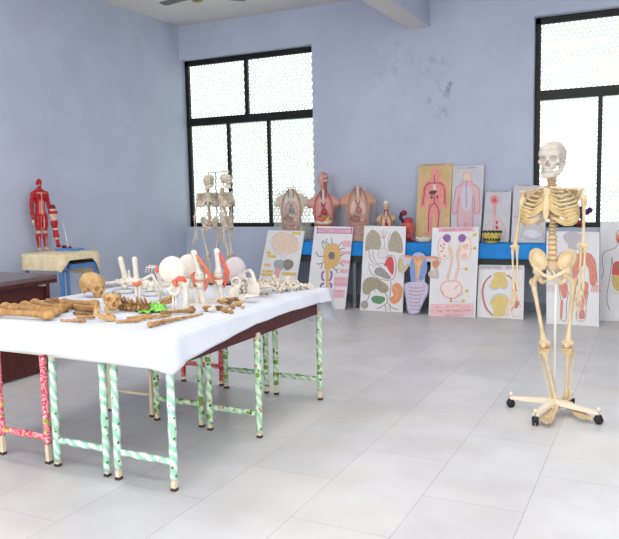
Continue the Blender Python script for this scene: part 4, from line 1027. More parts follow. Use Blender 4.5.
def torso(lab, c, s, skin, rz=0., head=0, organs=0, group=None, ymode=0):
    t = thing('torso_model', lab, 'anatomy model', c, (0, 0, rz), scl=s)
    me = bpy.data.meshes.get('torso_shell') or smesh('torso_shell', f_torso, (-.26, -.13, -.004), (.26, .13, .66), .009, cream_t)
    o = link('torso_shell', me, t); recolor(o, {'torso_cream': skin})
    for sx in (-1, 1):
        b = MB(); b.ell((sx*.052, -.050, .405), (.047, .045, .098), (0, R(sx*-8), 0)); obj('lung', b, lung if organs != 2 else mat('lung_pale', (232, 196, 178), .4, .4), t)
    b = MB(); b.ell((.012, -.082, .372), (.036, .030, .046), (0, R(-25), 0)); b.tube([(.008, -.080, .40), (.002, -.082, .44), (.02, -.07, .46), (.03, -.05, .43)], .011, 8, rnd=True); obj('heart', b, heart_m if organs != 0 else vein, t)
    b = MB(); b.tube([(0, -.052, .64), (0, -.062, .56), (0, -.07, .47)], [.016, .015, .012], 10, rnd=True)
    obj('windpipe', b, mat('windpipe_pale', (226, 206, 200), .4, .4), t)
    for sx in (-1, 1):
        b = MB(); b.tube([(sx*.030, -.040, .64), (sx*.032, -.058, .55), (sx*.018, -.078, .45)], [.009, .009, .008], 8, rnd=True); obj('neck_vessel', b, vein if sx < 0 else heart_m, t)
        b = MB(); b.tube([(sx*.045, -.055, .625), (sx*.098, -.066, .52), (sx*.116, -.070, .38), (sx*.110, -.070, .22), (sx*.080, -.07, .08)], [.008, .012, .012, .012, .010], 8, 1.2); obj('cut_edge', b, muscle, t)
    b = MB(); b.ell((-.030, -.075, .270), (.072, .045, .040), (0, R(12), 0)); obj('liver', b, liver if organs != 1 else gut, t)
    b = MB(); b.ell((.050, -.072, .262), (.042, .038, .036), (0, R(-20), 0)); obj('stomach', b, fat if organs == 1 else lung, t)
    b = MB(); rg = random.Random(4)
    b.tube([(-.07, -.075, .09), (-.075, -.08, .16), (-.070, -.082, .215), (0, -.088, .205), (.07, -.082, .215), (.075, -.08, .16), (.065, -.075, .09), (.02, -.075, .07)], .020, 10, rnd=True)
    obj('large_intestine', b, muscle if organs == 0 else gut, t)
    b = MB(); b.tube([(.045*math.sin(k*1.3), -.085+.006*math.cos(k*2.), .190-.0085*k) for k in range(14)], .0145, 9, rnd=True); obj('small_intestine', b, gut if organs == 0 else lung, t)
    if organs == 1:
        b = MB(); b.tube([(-.10, -.078, .245), (-.05, -.094, .232), (.05, -.094, .232), (.10, -.078, .245)], .017, 8, 1.3); obj('diaphragm', b, mat('diaphragm_white', (222, 216, 210), .4, .4), t)
    if head:
        def f_h(P):
            d = s_ell(P, (0, .0, .80), (.066, .082, .088)); d = smin(d, s_ell(P, (0, -.035, .735), (.046, .05, .055)), .02); d = smin(d, s_cap(P, (0, 0, .62), (0, -.01, .72), .050, .046), .02)
            d = smin(d, s_cap(P, (0, -.078, .785), (0, -.092, .755), .008, .013), .008); Q = P.copy(); Q[..., 0] = np.abs(P[..., 0])
            d = smin(d, s_ell(Q, (.067, .005, .775), (.008, .018, .028)), .005); d = sub(d, s_ell(Q, (.026, -.086, .79), (.014, .014, .010)), .005); d = smin(d, s_ell(Q, (.026, -.070, .79), (.011, .011, .010)), .003)
            d = smin(d, s_cap(Q, (0, -.079, .722), (.016, -.074, .722), .007, .005), .004)
            if head == 1: d = sub(d, s_box(P, (.06, -.02, .83), (.055, .10, .055), .01), .006)
            return d
        me = smesh('head_shell', f_h, (-.09, -.12, .60), (.09, .10, .90), .006, [skin, muscle, mat('skull_white', (232, 224, 212), .45, .3)], (lambda c: np.where(c[:, 0] > .004, np.where(c[:, 2] > .76, 2, 1), 0)) if head == 1 else (lambda c: np.where(c[:, 2] > .83, 2, np.where(c[:, 2] < .70, 1, 0))))
        o = link('head_shell', me, t)
        if head == 1:
            b = MB(); b.ell((.024, .0, .818), (.040, .062, .050), None, 14, 10, jit=.06); obj('brain', b, lung, t)
    return t
def bag(lab, c, wx, wy, h, alpha, col, seed):
    m = bpy.data.materials.new('clear_plastic_film'); m.use_nodes = True; N, L = nodes(m); N.clear()
    o_ = N.new('ShaderNodeOutputMaterial'); mx = N.new('ShaderNodeMixShader'); tr = N.new('ShaderNodeBsdfTransparent'); pb = N.new('ShaderNodeBsdfPrincipled')
    pb.inputs['Base Color'].default_value = lin(col); pb.inputs['Roughness'].default_value = .22; pb.inputs['Specular IOR Level'].default_value = .6
    mx.inputs[0].default_value = alpha; L.new(tr.outputs[0], mx.inputs[1]); L.new(pb.outputs[0], mx.inputs[2]); L.new(mx.outputs[0], o_.inputs[0])
    rg = random.Random(seed); ph = [rg.uniform(0, 6) for _ in range(8)]; b = MB(); n = 44; k = 26; vs = []; fs = []
    for j in range(k+1):
        z = h*j/k; f = j/k; w_ = 1-.10*f if f < .72 else max(.06, (1-.072)*(1-((f-.72)/.28)**1.6*.8))
        for i in range(n):
            a = 2*PI*i/n; q = 1+.05*math.sin(5*a+ph[0]+4*f)+.035*math.sin(9*a+ph[1]-7*f)+.03*math.sin(13*f*3+ph[2]+3*a)+.02*math.sin(17*a+11*f+ph[3])
            vs.append((wx*w_*q*math.cos(a), wy*w_*q*math.sin(a), z))
    for j in range(k):
        for i in range(n): i2 = (i+1) % n; fs.append((j*n+i, j*n+i2, (j+1)*n+i2, (j+1)*n+i))
    b.add(vs, fs); o = obj('plastic_bag', b, m, loc=c); tag(o, lab, 'plastic bag'); return o
def on(px, Y, py=245): p = gy(px, py, Y); return Vector((p.x, Y, BTOP))
c = on(292.5, 8.18); torso('cream coloured torso model without a head in front of the left window', c, 1.03, cream_t, R(22), 0, 0)
bag('clear plastic bag over the cream torso by the window', c, .262, .165, .70, .30, (230, 226, 212), 2)
c = on(324.5, 8.2); torso('pinkish torso model with a half open head, next to the left window', c, .985, pink_t, R(22), 1, 1)
c = on(358.5, 8.17); torso('orange skinned torso model without a head, middle of the table', c, 1.03, orange_t, R(22), 0, 2)
bag('thin clear plastic bag wrapped around the orange torso', c, .245, .16, .69, .2, (212, 206, 198), 5)
c = on(386.5, 8.2); torso('small cream torso model with a head, between the orange torso and the red heart', c, .555, mat('torso_tan', (214, 182, 140), .45, .35), R(18), 2, 2)
# heart model on a stand
c = on(406.5, 8.12); t = thing('heart_model', 'big red heart model with a dark red and blue top, left of the tan chart', 'anatomy model', c, (0, 0, R(20)))
b = MB(); b.lathe([(.05, 0), (.075, .004), (.07, .02), (.03, .03), (.02, .05), (0, .05)], n=20); obj('stand', b, mat('dark_red_base', (132, 52, 50), .5, .3), t)
def f_heart(P):
    d = s_ell(P, (.02, 0, .16), (.080, .065, .10), (0, R(-12), 0)); d = smin(d, s_ell(P, (.03, 0, .085), (.055, .05, .06)), .03); return smin(d, s_ell(P, (.022, .0, .255), (.06, .05, .035)), .015)
o = link('heart_body', smesh('heart_body', f_heart, (-.1, -.1, .01), (.13, .1, .31), .007, [mat('heart_pinkish', (208, 104, 92), .35, .45, (186, 74, 66), 20), heart_m], lambda c: (c[:, 2] > .225) | ((c[:, 2] < .17) & (c[:, 2] > .09) & (c[:, 0] < .04))), t)
b = MB(); b.tube([(-.04, 0, .24), (-.07, -.01, .29), (-.055, -.01, .34)], [.02, .022, .024], 10, rnd=True); obj('vein_trunk', b, mat('dark_blue_vessel', (34, 36, 62), .4, .4), t)
b = MB(); b.ell((-.028, -.015, .345), (.036, .032, .034)); obj('dark_red_top', b, mat('crimson_top', (150, 22, 52), .4, .4), t)
b = MB(); b.tube([(.06, 0, .04), (.10, -.01, .016), (.12, -.02, .010)], [.02, .018, .008], 8, rnd=True); obj('lower_vessel', b, muscle, t)
# small plaster piece, bowl of teeth, purple model
c = on(424, 8.03); b = MB(); rg = random.Random(9)
b.ell((0, 0, .032), (.10, .045, .032), None, 16, 10, jit=.10, rg=rg)
for k in range(5): b.ell((-.075+.037*k, -.02, .048), (.022, .02, .022), None, 8, 6, jit=.15, rg=rg)
tag(obj('plaster_piece', b, mat('plaster_white', (226, 222, 210), .7, .2, (196, 190, 176), 30), loc=c), 'low lumpy white plaster piece at the foot of the tan chart', 'plaster piece')
c = on(491.5, 8.02); t = thing('tooth_bowl', 'yellowish bowl-shaped model rimmed with dark green in front of the narrow grey chart', 'anatomy model', c)
b = MB(); b.lathe([(.05, 0), (.07, .006), (.09, .05), (.108, .10), (.11, .125), (.098, .125), (.085, .07), (0, .03)], n=26, sy=.6); obj('bowl', b, mat('yellow_plaster', (214, 192, 108), .5, .3, (176, 152, 70), 22), t)
gd = mat('dark_green_lumps', (58, 70, 40), .6, .2)
b = MB()
for k in range(16):
    a = 2*PI*k/16; b.ell((.103*math.cos(a), .062*math.sin(a), .128), (.015, .012, .016), None, 8, 6)
obj('rim_lumps', b, gd, t)
b = MB()
for k in range(9):
    a = R(180+20*k+10); b.ell((.088*math.cos(a), .053*math.sin(a), .045), (.012, .01, .018), None, 8, 6)
obj('side_lumps', b, gd, t)
c = on(581, 8.53); c.z = WZ0+.001; t = thing('flower_model', 'small dark purple and red model on the window sill behind the standing skeleton', 'anatomy model', c)
b = MB(); b.lathe([(.035, 0), (.045, .004), (.04, .018), (.012, .026), (.010, .06), (0, .06)], n=16); obj('stand', b, mat('dark_red_base', (132, 52, 50), .5, .3), t)
b = MB(); rg = random.Random(2); pu = mat('dark_purple', (70, 34, 92), .5, .3, (48, 22, 66), 30)
for x, z, r in ((-.03, .165, .036), (.0, .21, .03), (.05, .175, .034), (.085, .195, .03), (-.01, .125, .025)): b.ell((x, 0, z), (r, r*.8, r*1.1), None, 9, 7, jit=.12, rg=rg)
b.tube([(0, 0, .05), (.01, 0, .16)], .012, 8); obj('purple_lobes', b, pu, t)
b = MB(); b.ell((-.01, -.01, .05), (.05, .04, .035), None, 12, 8, jit=.08, rg=rg); obj('red_body', b, mat('wine_red', (132, 30, 48), .45, .35), t)
# ------------------------------------------------------------------ painted anatomy charts
board_w = mat('white_board', (236, 234, 234), .55, .25, (228, 226, 228), 5); board_t = mat('tan_board', (220, 190, 142), .6, .2, (206, 174, 126), 6); board_g = mat('pale_grey_board', (212, 210, 212), .6, .2, (202, 200, 204), 6)
INK = {}
def ink(rgb, rgb2=None, sc=60.):
    k = (rgb, rgb2)
    fd = lambda c: tuple(int(round(v+(w-v)*.24)) for v, w in zip(c, (238, 230, 228)))
    if k not in INK: INK[k] = mat('paint_%d_%d_%d' % rgb + ('b' if rgb2 else ''), fd(rgb), .6, .15, fd(rgb2) if rgb2 else None, sc)
    return INK[k]
def spline(pts, n=6, closed=False):
    P = [np.array(p, float) for p in pts]; k = len(P); out = []
    for i in range(k if closed else k-1):
        a = P[(i-1) % k] if closed or i > 0 else P[i]; b = P[i]; c = P[(i+1) % k]; d = P[(i+2) % k] if closed or i+2 < k else c
        for j in range(n):
            t = j/n; out.append(.5*((2*b)+(c-a)*t+(2*a-5*b+4*c-d)*t*t+(3*b-a-3*c+d)*t**3))
    if not closed: out.append(P[-1])
    return [tuple(p) for p in out]
class Art:
    def __init__(s, t, o, n, ox, oy, sc):
        s.t = t; s.o = Vector(o); s.n = Vector(n).normalized(); s.ox, s.oy, s.sc = ox, oy, sc; s.b = MB(); s.mats = []; s.off = .0008
    def idx(s, m):
        if m not in s.mats: s.mats.append(m)
        return s.mats.index(m)
    def P(s, x, y): return gp(s.ox+x/s.sc, s.oy+y/s.sc, s.o, s.n)-s.t.location+s.n*s.off
    def fill(s, pts, m, sm=True):
        q = spline(pts, 5, True) if sm else pts
        vs = [s.P(*p) for p in q]
        s.b.add(vs, [tuple(range(len(vs)))], s.idx(m)); s.off += .00012
    def ell(s, cx, cy, rx, ry, m, rot=0.):
        s.fill([(cx+rx*math.cos(a)*math.cos(rot)-ry*math.sin(a)*math.sin(rot), cy+rx*math.cos(a)*math.sin(rot)+ry*math.sin(a)*math.cos(rot)) for a in [2*PI*i/22 for i in range(22)]], m, False)
    def line(s, pts, w, m, closed=False, sm=True):
        q = spline(pts, 5, closed) if sm and len(pts) > 2 else [tuple(p) for p in pts]
        if closed: q = q+[q[0]]
        vs = []; fs = []
        for i, p in enumerate(q):
            a = np.array(q[max(0, i-1)]); c = np.array(q[min(len(q)-1, i+1)]); d = c-a; L = np.hypot(*d)+1e-9; nx, ny = -d[1]/L*w/2, d[0]/L*w/2
            vs += [s.P(p[0]+nx, p[1]+ny), s.P(p[0]-nx, p[1]-ny)]
        for i in range(len(q)-1): fs.append((2*i, 2*i+1, 2*i+3, 2*i+2))
        s.b.add(vs, fs, s.idx(m)); s.off += .00012
    def rect(s, x0, y0, x1, y1, m, sk=0.): s.fill([(x0, y0), (x1, y0+sk), (x1, y1+sk), (x0, y1)], m, False)
    def scrib(s, x0, y0, x1, y1, h, m, w=1.6, seed=1):
        rg = random.Random(seed); n = max(3, int(abs(x1-x0)/(h*.55)))
        for i in range(n):
            if rg.random() < .14: continue
            u = (i+.5)/n; x = x0+(x1-x0)*u; y = y0+(y1-y0)*u; k = h*.34
            s.line([(x-k*.7, y+k*rg.choice((-1, 1))), (x+rg.uniform(-.3, .3)*k, y-k*rg.choice((-1, 1))), (x+k*.7, y+k*rg.choice((-1, 0, 1)))], w, m, sm=False)
    def text(s, st, x0, y0, x1, y1, h, m):
        cu = bpy.data.curves.new('lettering', 'FONT'); cu.body = st; cu.size = 1.; cu.resolution_u = 2
        o = bpy.data.objects.new('lettering', cu); COL.objects.link(o); dg = bpy.context.evaluated_depsgraph_get(); me = o.evaluated_get(dg).to_mesh()
        xs = [v.co.x for v in me.vertices]; w = max(xs); i = s.idx(m)
        vs = []
        for v in me.vertices:
            u = v.co.x/w; vs.append(s.P(x0+(x1-x0)*u+0, y0+(y1-y0)*u-v.co.y*h/.72))
        s.b.add(vs, [tuple(p.vertices) for p in me.polygons], i); s.off += .00012
        o.evaluated_get(dg).to_mesh_clear(); bpy.data.objects.remove(o); bpy.data.curves.remove(cu)
    def done(s, name='drawing'): return obj(name, s.b, s.mats, s.t, smooth=False)
def board(label, tl, tr, bl, br, Yt, Yb, zb, m, crop, th=.012, group=None):
    """corners: tl, tr as photo pixels on the plane y = Yt; bl, br as photo x on the line (Yb, zb)"""
    A, B = gy(tl[0], tl[1], Yt), gy(tr[0], tr[1], Yt)
    C = gy(bl, 310 if zb < .1 else 242, Yb); D = gy(br, 310 if zb < .1 else 242, Yb); C.z = D.z = zb
    n = (B-C).cross(A-D)
    n = (D-C).cross(A-C).normalized()
    if n.y > 0: n = -n
    t = thing('anatomy_chart', label, 'chart', ((C+D)/2))
    b = MB(); loc = t.location
    Bp = B-n*((B-C).dot(n))
    b.prism([C-loc, D-loc, Bp-loc, A-loc], -n, th); obj('board', b, m, t, smooth=False)
    return Art(t, C, n, *crop)
K = ink((40, 38, 44)); PK = ink((236, 168, 184)); YL = ink((240, 200, 92)); OR = ink((232, 146, 92), (222, 120, 70)); RED = ink((206, 52, 56)); PUR = ink((132, 76, 156), (114, 62, 142)); PALE = ink((246, 214, 204)); GRN = ink((74, 136, 82), (60, 116, 70)); GREY = ink((150, 148, 150), (128, 126, 130)); OLV = ink((172, 162, 138), (148, 138, 114)); BLU = ink((92, 120, 186)); LPK = ink((240, 196, 196)); DB = ink((60, 62, 96)); WHT = ink((244, 240, 238)); BRN = ink((110, 78, 66), (84, 58, 50))
# brain chart
a = board('white chart with a brain and yellow label strips, leftmost of the floor row', (268.0, 230.2), (304.7, 230.8), 254.5, 292.8, 7.96, 7.86, .003, board_w, (255, 225, 8.29))
cream_p = ink((240, 218, 186), (236, 196, 176), 26)
a.fill([(140, 150), (150, 95), (215, 62), (290, 78), (345, 110), (360, 160), (345, 215), (270, 238), (200, 240), (155, 205)], cream_p)
a.line([(140, 150), (150, 95), (215, 62), (290, 78), (345, 110), (360, 160), (345, 215), (270, 238), (200, 240), (155, 205)], 4, ink((196, 180, 190)), True)
for k in range(7): a.line([(160+k*26, 110+12*math.sin(k)), (180+k*22, 150+10*math.cos(k*2)), (165+k*27, 200+8*math.sin(k*3))], 3, ink((236, 190, 190)))
a.fill([(205, 245), (262, 240), (255, 290), (215, 295)], ink((226, 222, 226)))
a.fill([(155, 320), (175, 292), (225, 290), (245, 310), (245, 350), (215, 372), (170, 365)], ink((158, 168, 162), (138, 150, 146)))
a.fill([(240, 300), (275, 284), (312, 300), (320, 330), (300, 362), (262, 376), (240, 350)], ink((134, 122, 120), (104, 94, 96)))
a.fill([(170, 362), (214, 362), (205, 405), (188, 450), (165, 440), (160, 400)], ink((226, 156, 160))); a.fill([(152, 450), (186, 450), (180, 540), (140, 560)], ink((214, 208, 206)))
for i, (x0, y0, x1, y1) in enumerate(((308, 57, 382, 80), (94, 218, 134, 240), (104, 245, 174, 270), (78, 318, 130, 342), (62, 372, 150, 394), (50, 400, 152, 420), (226, 390, 346, 414))):
    a.rect(x0, y0, x1, y1, YL, 3); a.scrib(x0+5, (y0+y1)/2, x1-5, (y0+y1)/2+3, 16, ink((140, 96, 40)), 2.2, i)
a.done()
# nerve cell chart
a = board('white chart of a yellow nerve cell with pink labels and a pink title bar', (314.8, 226.2), (353.2, 226.8), 305.8, 344.9, 7.965, 7.86, .003, board_w, (305, 220, 5.67))
a.rect(70, 50, 268, 72, PK, 2); 
for q in ([(66, 49), (272, 51)], [(66, 73), (272, 76)], [(70, 40), (70, 78)], [(264, 38), (264, 78)]): a.line(q, 4, PUR)
a.scrib(90, 61, 245, 63, 12, ink((196, 96, 130)), 2, 3)
for q in ([(110, 165), (98, 140), (104, 115)], [(125, 150), (112, 130), (100, 120)], [(140, 140), (120, 125), (126, 105)], [(158, 138), (152, 118), (150, 102)], [(104, 205), (78, 205), (62, 180)], [(105, 240), (80, 250), (66, 246)], [(98, 248), (92, 275)], [(185, 165), (195, 145), (210, 130), (224, 128)], [(195, 170), (215, 160), (228, 162)], [(200, 205), (218, 195), (232, 192)], [(196, 240), (210, 252), (222, 262)], [(160, 270), (176, 285), (186, 302)], [(176, 285), (190, 280)]): a.line(q, 4.2, ink((64, 92, 98)))
ylw = ink((226, 178, 92), (214, 160, 76))
a.fill([(110, 190), (118, 155), (148, 136), (180, 140), (198, 172), (200, 215), (186, 250), (160, 268), (128, 264), (108, 235)], ylw); a.line([(110, 190), (118, 155), (148, 136), (180, 140), (198, 172), (200, 215), (186, 250), (160, 268), (128, 264), (108, 235)], 2.5, ink((186, 128, 60)), True)
a.ell(152, 202, 19, 22, ink((96, 90, 112))); a.rect(120, 262, 136, 382, ylw); a.fill([(112, 255), (148, 255), (138, 285), (118, 285)], ylw)
for q in ([(112, 292), (100, 300), (98, 330), (110, 345)], [(142, 292), (152, 300), (148, 330), (138, 345)], [(110, 358), (94, 366), (88, 384)], [(140, 358), (150, 366), (148, 384)]): a.line(q, 10, PUR)
for i, (x0, y0, x1, y1) in enumerate(((216, 116, 260, 152), (208, 176, 258, 194), (204, 226, 254, 246), (202, 278, 244, 300), (168, 322, 240, 346), (166, 350, 240, 374), (162, 394, 226, 412), (160, 416, 224, 438))): a.rect(x0, y0, x1, y1, PK, 2); a.scrib(x0+4, (y0+y1)/2, x1-4, (y0+y1)/2, 12, ink((204, 120, 148)), 1.8, i+20)
a.done()
# heart and organs chart
a = board('white chart of a red heart between grey lungs above a green gland', (364.2, 225.8), (406.0, 226.4), 359.8, 402.6, 7.965, 7.865, .003, board_w, (356, 222, 5.74))
a.fill([(52, 145), (60, 85), (85, 48), (112, 50), (136, 80), (146, 130), (128, 158), (90, 156), (58, 166)], OLV); a.fill([(186, 160), (196, 90), (215, 56), (238, 56), (262, 95), (270, 150), (262, 178), (225, 172)], OLV)
for q in ([(126, 62), (140, 85), (158, 92)], [(140, 50), (150, 75), (160, 95)], [(158, 46), (160, 70), (162, 95)], [(176, 52), (170, 75), (164, 95)], [(196, 56), (190, 80), (178, 100)], [(160, 95), (166, 130), (160, 160)], [(186, 100), (184, 130), (190, 150)]): a.line(q, 3, ink((168, 122, 136)))
a.ell(152, 182, 26, 34, ink((228, 226, 228))); a.line([(128, 200), (135, 160), (160, 148), (180, 170), (178, 205)], 3, ink((170, 168, 180)), True)
a.fill([(164, 244), (180, 208), (202, 198), (216, 224), (218, 270), (210, 304), (190, 280), (178, 258)], RED)
a.line([(170, 200), (205, 192), (226, 215), (230, 270), (214, 325), (170, 334), (120, 318), (84, 288), (72, 250)], 3, ink((150, 60, 66)))
a.fill([(106, 282), (120, 262), (150, 264), (172, 282), (200, 320), (180, 328), (140, 314), (114, 302)], GREY)
for q in ([(96, 160), (100, 200), (120, 236), (150, 262)], [(74, 160), (84, 215), (120, 250)], [(130, 236), (158, 240), (168, 255)], [(70, 240), (95, 250), (110, 262)]): a.line(q, 3, ink((120, 112, 124)))
a.fill([(38, 372), (48, 335), (80, 316), (118, 322), (150, 340), (182, 366), (186, 395), (150, 408), (118, 385), (96, 392), (70, 416), (44, 408)], ink((160, 150, 120), (136, 128, 96)))
for q in ([(118, 330), (145, 372), (176, 420), (180, 460)], [(96, 375), (112, 400)], [(80, 410), (70, 440), (58, 452)], [(180, 460), (150, 485), (118, 498)], [(180, 460), (210, 492), (242, 502)], [(166, 470), (172, 510)], [(194, 470), (198, 510)], [(202, 340), (198, 400), (192, 450)]): a.line(q, 4, ink((120, 110, 122)))
a.ell(50, 474, 22, 24, ink((158, 148, 136))); a.fill([(88, 438), (110, 424), (160, 430), (166, 450), (140, 470), (112, 466), (96, 458)], GRN)
a.fill([(206, 390), (215, 358), (240, 350), (262, 370), (266, 410), (252, 450), (225, 470), (200, 462), (198, 436), (216, 420)], OR)
a.line([(222, 380), (240, 400), (225, 440)], 4, ink((240, 180, 140)))
a.ell(182, 490, 12, 16, ink((226, 222, 214))); a.done()
# urinary chart
a = board('white chart of two kidneys and a bladder with pink bands, below the tan chart', (432.4, 227.6), (479.2, 226.8), 428.4, 475.2, 7.97, 7.80, .003, board_w, (424, 222, 5.395))
a.rect(78, 32, 270, 54, PK, -4); a.text('URINARY SYSTEM', 92, 52, 256, 47, 15, ink((170, 60, 96)))
kid = ink((232, 170, 140))
for sx, cx, m in ((1, 108, 0), (-1, 222, 0)):
    pts = [(cx-30*sx, 120), (cx-22*sx, 90), (cx+8*sx, 78), (cx+30*sx, 100), (cx+26*sx, 140), (cx+28*sx, 175), (cx+8*sx, 202), (cx-20*sx, 190), (cx-33*sx, 155)]
    a.fill(pts, ink((244, 226, 218))); a.line(pts, 4, kid, True)
    a.fill([(cx-6*sx, 88), (cx+8*sx, 66), (cx+32*sx, 72), (cx+36*sx, 96), (cx+14*sx, 110)], PUR)
    if cx < 150:
        for k, (x, y) in enumerate(((92, 128), (104, 140), (96, 158), (112, 184), (108, 120))): a.ell(x, y, 4, 6, ink((140, 96, 130)), .5*k)
    else: a.fill([(205, 130), (230, 118), (242, 130), (225, 150)], ink((238, 186, 160))); a.fill([(205, 176), (225, 170), (230, 186), (212, 194)], ink((238, 186, 160)))
    a.line([(cx+26*sx, 130), (cx+42*sx, 170), (cx+36*sx, 235), (cx+(18 if sx > 0 else 54)*sx, 310)], 13, kid); a.line([(cx+26*sx, 130), (cx+42*sx, 170), (cx+36*sx, 235), (cx+(18 if sx > 0 else 54)*sx, 310)], 6, ink((236, 214, 176)))
bl_ = [(92, 362), (104, 328), (140, 318), (180, 322), (204, 350), (200, 384), (174, 406), (146, 412), (112, 400)]
a.fill(bl_, ink((244, 228, 220))); a.line(bl_, 7, kid, True)
for q in ([(165, 360), (188, 340)], [(180, 388), (190, 400)], [(104, 376), (98, 390)]): a.line(q, 5, ink((224, 130, 100)))
a.line([(146, 410), (146, 434)], 9, ink((216, 110, 90)))
for q in ([(178, 252), (222, 254)], [(196, 402), (226, 372)], [(150, 428), (206, 428)], [(240, 146), (268, 144)], [(246, 96), (266, 74)]): a.line(q, 1.5, ink((150, 140, 140)))
for x, y in ((274, 70), (274, 142), (228, 254), (232, 372), (214, 426)): a.rect(x-9, y-9, x+9, y+9, YL, -1); a.ell(x, y, 4, 4, ink((196, 120, 50)))
a.rect(36, 442, 268, 474, LPK, -3); a.rect(28, 476, 268, 510, LPK, -2); a.line([(30, 476), (270, 472)], 2, ink((220, 120, 140)))
a.scrib(46, 457, 258, 454, 16, ink((196, 84, 106)), 2.2, 31); a.scrib(40, 483, 250, 479, 15, ink((150, 84, 96)), 2.2, 32); a.scrib(110, 502, 220, 499, 12, ink((180, 96, 106)), 2, 33)
a.done()
# joint chart
a = board('small white chart of a yellow joint with a red curve, right of the urinary chart', (478.8, 264.8), (524.4, 265.4), 476.6, 523.4, 7.965, 7.855, .003, board_w, (472, 258, 8.16))
a.rect(58, 58, 428, 96, ink((206, 202, 210)), 2); a.text('SYNOVIAL', 74, 88, 240, 88, 26, ink((88, 84, 96))); a.text('JOINT', 282, 88, 392, 90, 26, ink((88, 84, 96)))
yl2 = ink((232, 208, 120), (222, 186, 92))
a.fill([(182, 120), (265, 118), (276, 160), (292, 210), (270, 246), (228, 236), (190, 252), (152, 236), (160, 190), (178, 155)], yl2)
a.line([(140, 215), (152, 248), (190, 258), (228, 243), (268, 254), (296, 222)], 7, ink((176, 184, 196)))
a.fill([(152, 372), (176, 322), (226, 300), (276, 318), (296, 356), (280, 410), (262, 474), (172, 478), (178, 430)], yl2)
a.line([(148, 378), (174, 316), (226, 293), (280, 312), (300, 350)], 7, ink((176, 184, 196)))
a.line([(158, 144), (110, 190), (88, 270), (100, 360), (128, 425), (168, 466)], 13, ink((196, 96, 84))); a.line([(282, 140), (316, 160), (346, 205), (362, 280), (350, 370), (310, 440)], 12, ink((190, 92, 84)))
a.line([(150, 150), (98, 200), (78, 280), (92, 370), (124, 440)], 3, ink((150, 130, 130)))
a.fill([(340, 400), (372, 345), (390, 360), (368, 410)], ink((196, 110, 96))); a.scrib(330, 474, 412, 478, 10, ink((180, 110, 100)), 2, 41); a.scrib(396, 362, 420, 362, 9, K, 1.6, 42); a.scrib(396, 392, 420, 392, 9, ink((190, 90, 90)), 1.6, 43)
a.done()
# muscle chart behind the standing skeleton
a = board('large white chart of a muscular body directly behind the standing skeleton', (546.5, 231.0), (599.6, 232.2), 546.6, 599.4, 7.965, 7.70, .003, board_w, (543, 222, 4.9))
sal = ink((222, 132, 108), (206, 108, 84), 40); out_ = ink((120, 116, 126))
a.fill([(100, 80), (110, 55), (145, 46), (185, 60), (188, 90), (165, 110), (168, 135), (125, 135), (122, 110)], ink((176, 170, 180), (196, 190, 198), 70))
for q in ([(62, 300), (66, 200), (90, 150), (125, 135)], [(168, 135), (215, 150), (250, 180), (262, 240), (268, 300)]): a.line(q, 3, out_)
a.fill([(75, 270), (86, 190), (116, 160), (145, 160), (150, 210), (145, 290), (100, 292)], ink((196, 190, 200), (214, 206, 212), 60))
a.fill([(150, 180), (190, 150), (235, 158), (258, 210), (262, 300), (232, 306), (222, 230), (196, 210), (160, 280), (146, 280)], sal)
for k in range(6):
    a.line([(244+k*6, 308), (236+k*9, 342+4*(k % 2))], 4, ink((216, 116, 116)))
for k in range(5): a.line([(26+k*8, 308), (20+k*8, 340)], 4, ink((222, 176, 176)))
a.line([(78, 290), (84, 360), (92, 400), (86, 470), (112, 482), (116, 400), (126, 340)], 3, out_); a.line([(160, 340), (166, 420), (168, 480), (206, 478), (212, 410), (222, 340)], 3, out_)
a.fill([(82, 296), (112, 298), (122, 330), (112, 372), (94, 366)], sal); a.fill([(86, 390), (98, 386), (96, 440), (92, 474), (84, 468)], sal); a.fill([(188, 300), (222, 300), (216, 360), (204, 400), (186, 380)], sal); a.fill([(176, 440), (200, 430), (204, 470), (178, 474)], ink((216, 120, 110)))
a.fill([(170, 390), (196, 388), (200, 420), (178, 428)], ink((226, 150, 130))); a.done()
# digestive chart at the right edge
a = board('white chart of a body outline with red and yellow belly organs at the right edge', (600.4, 222.0), (650, 222.5), 599.8, 651, 8.43, 8.08, .003, board_w, (543, 222, 4.9))
for q in ([(395, 60), (375, 40), (358, 60), (366, 100), (352, 128), (300, 148), (290, 190), (296, 240), (286, 280)], [(338, 170), (334, 220), (326, 280), (314, 350), (316, 400), (328, 434)], [(338, 170), (340, 210)]): a.line(q, 3, ink((96, 92, 106)))
a.fill([(356, 75), (372, 55), (395, 60), (395, 104), (366, 100)], OR); a.fill([(366, 80), (380, 90), (385, 104), (364, 100)], RED); a.fill([(380, 40), (400, 44), (398, 62), (382, 60)], PUR)
a.fill([(338, 240), (348, 200), (380, 192), (420, 205), (420, 255), (370, 262), (342, 258)], ink((216, 70, 64), (196, 50, 48))); a.fill([(362, 215), (378, 210), (380, 226), (366, 228)], GRN)
a.fill([(338, 262), (375, 262), (420, 262), (420, 340), (380, 345), (346, 320)], ink((216, 186, 96), (196, 160, 70))); a.line([(340, 340), (360, 350), (390, 350)], 5, ink((226, 190, 170))); a.done()
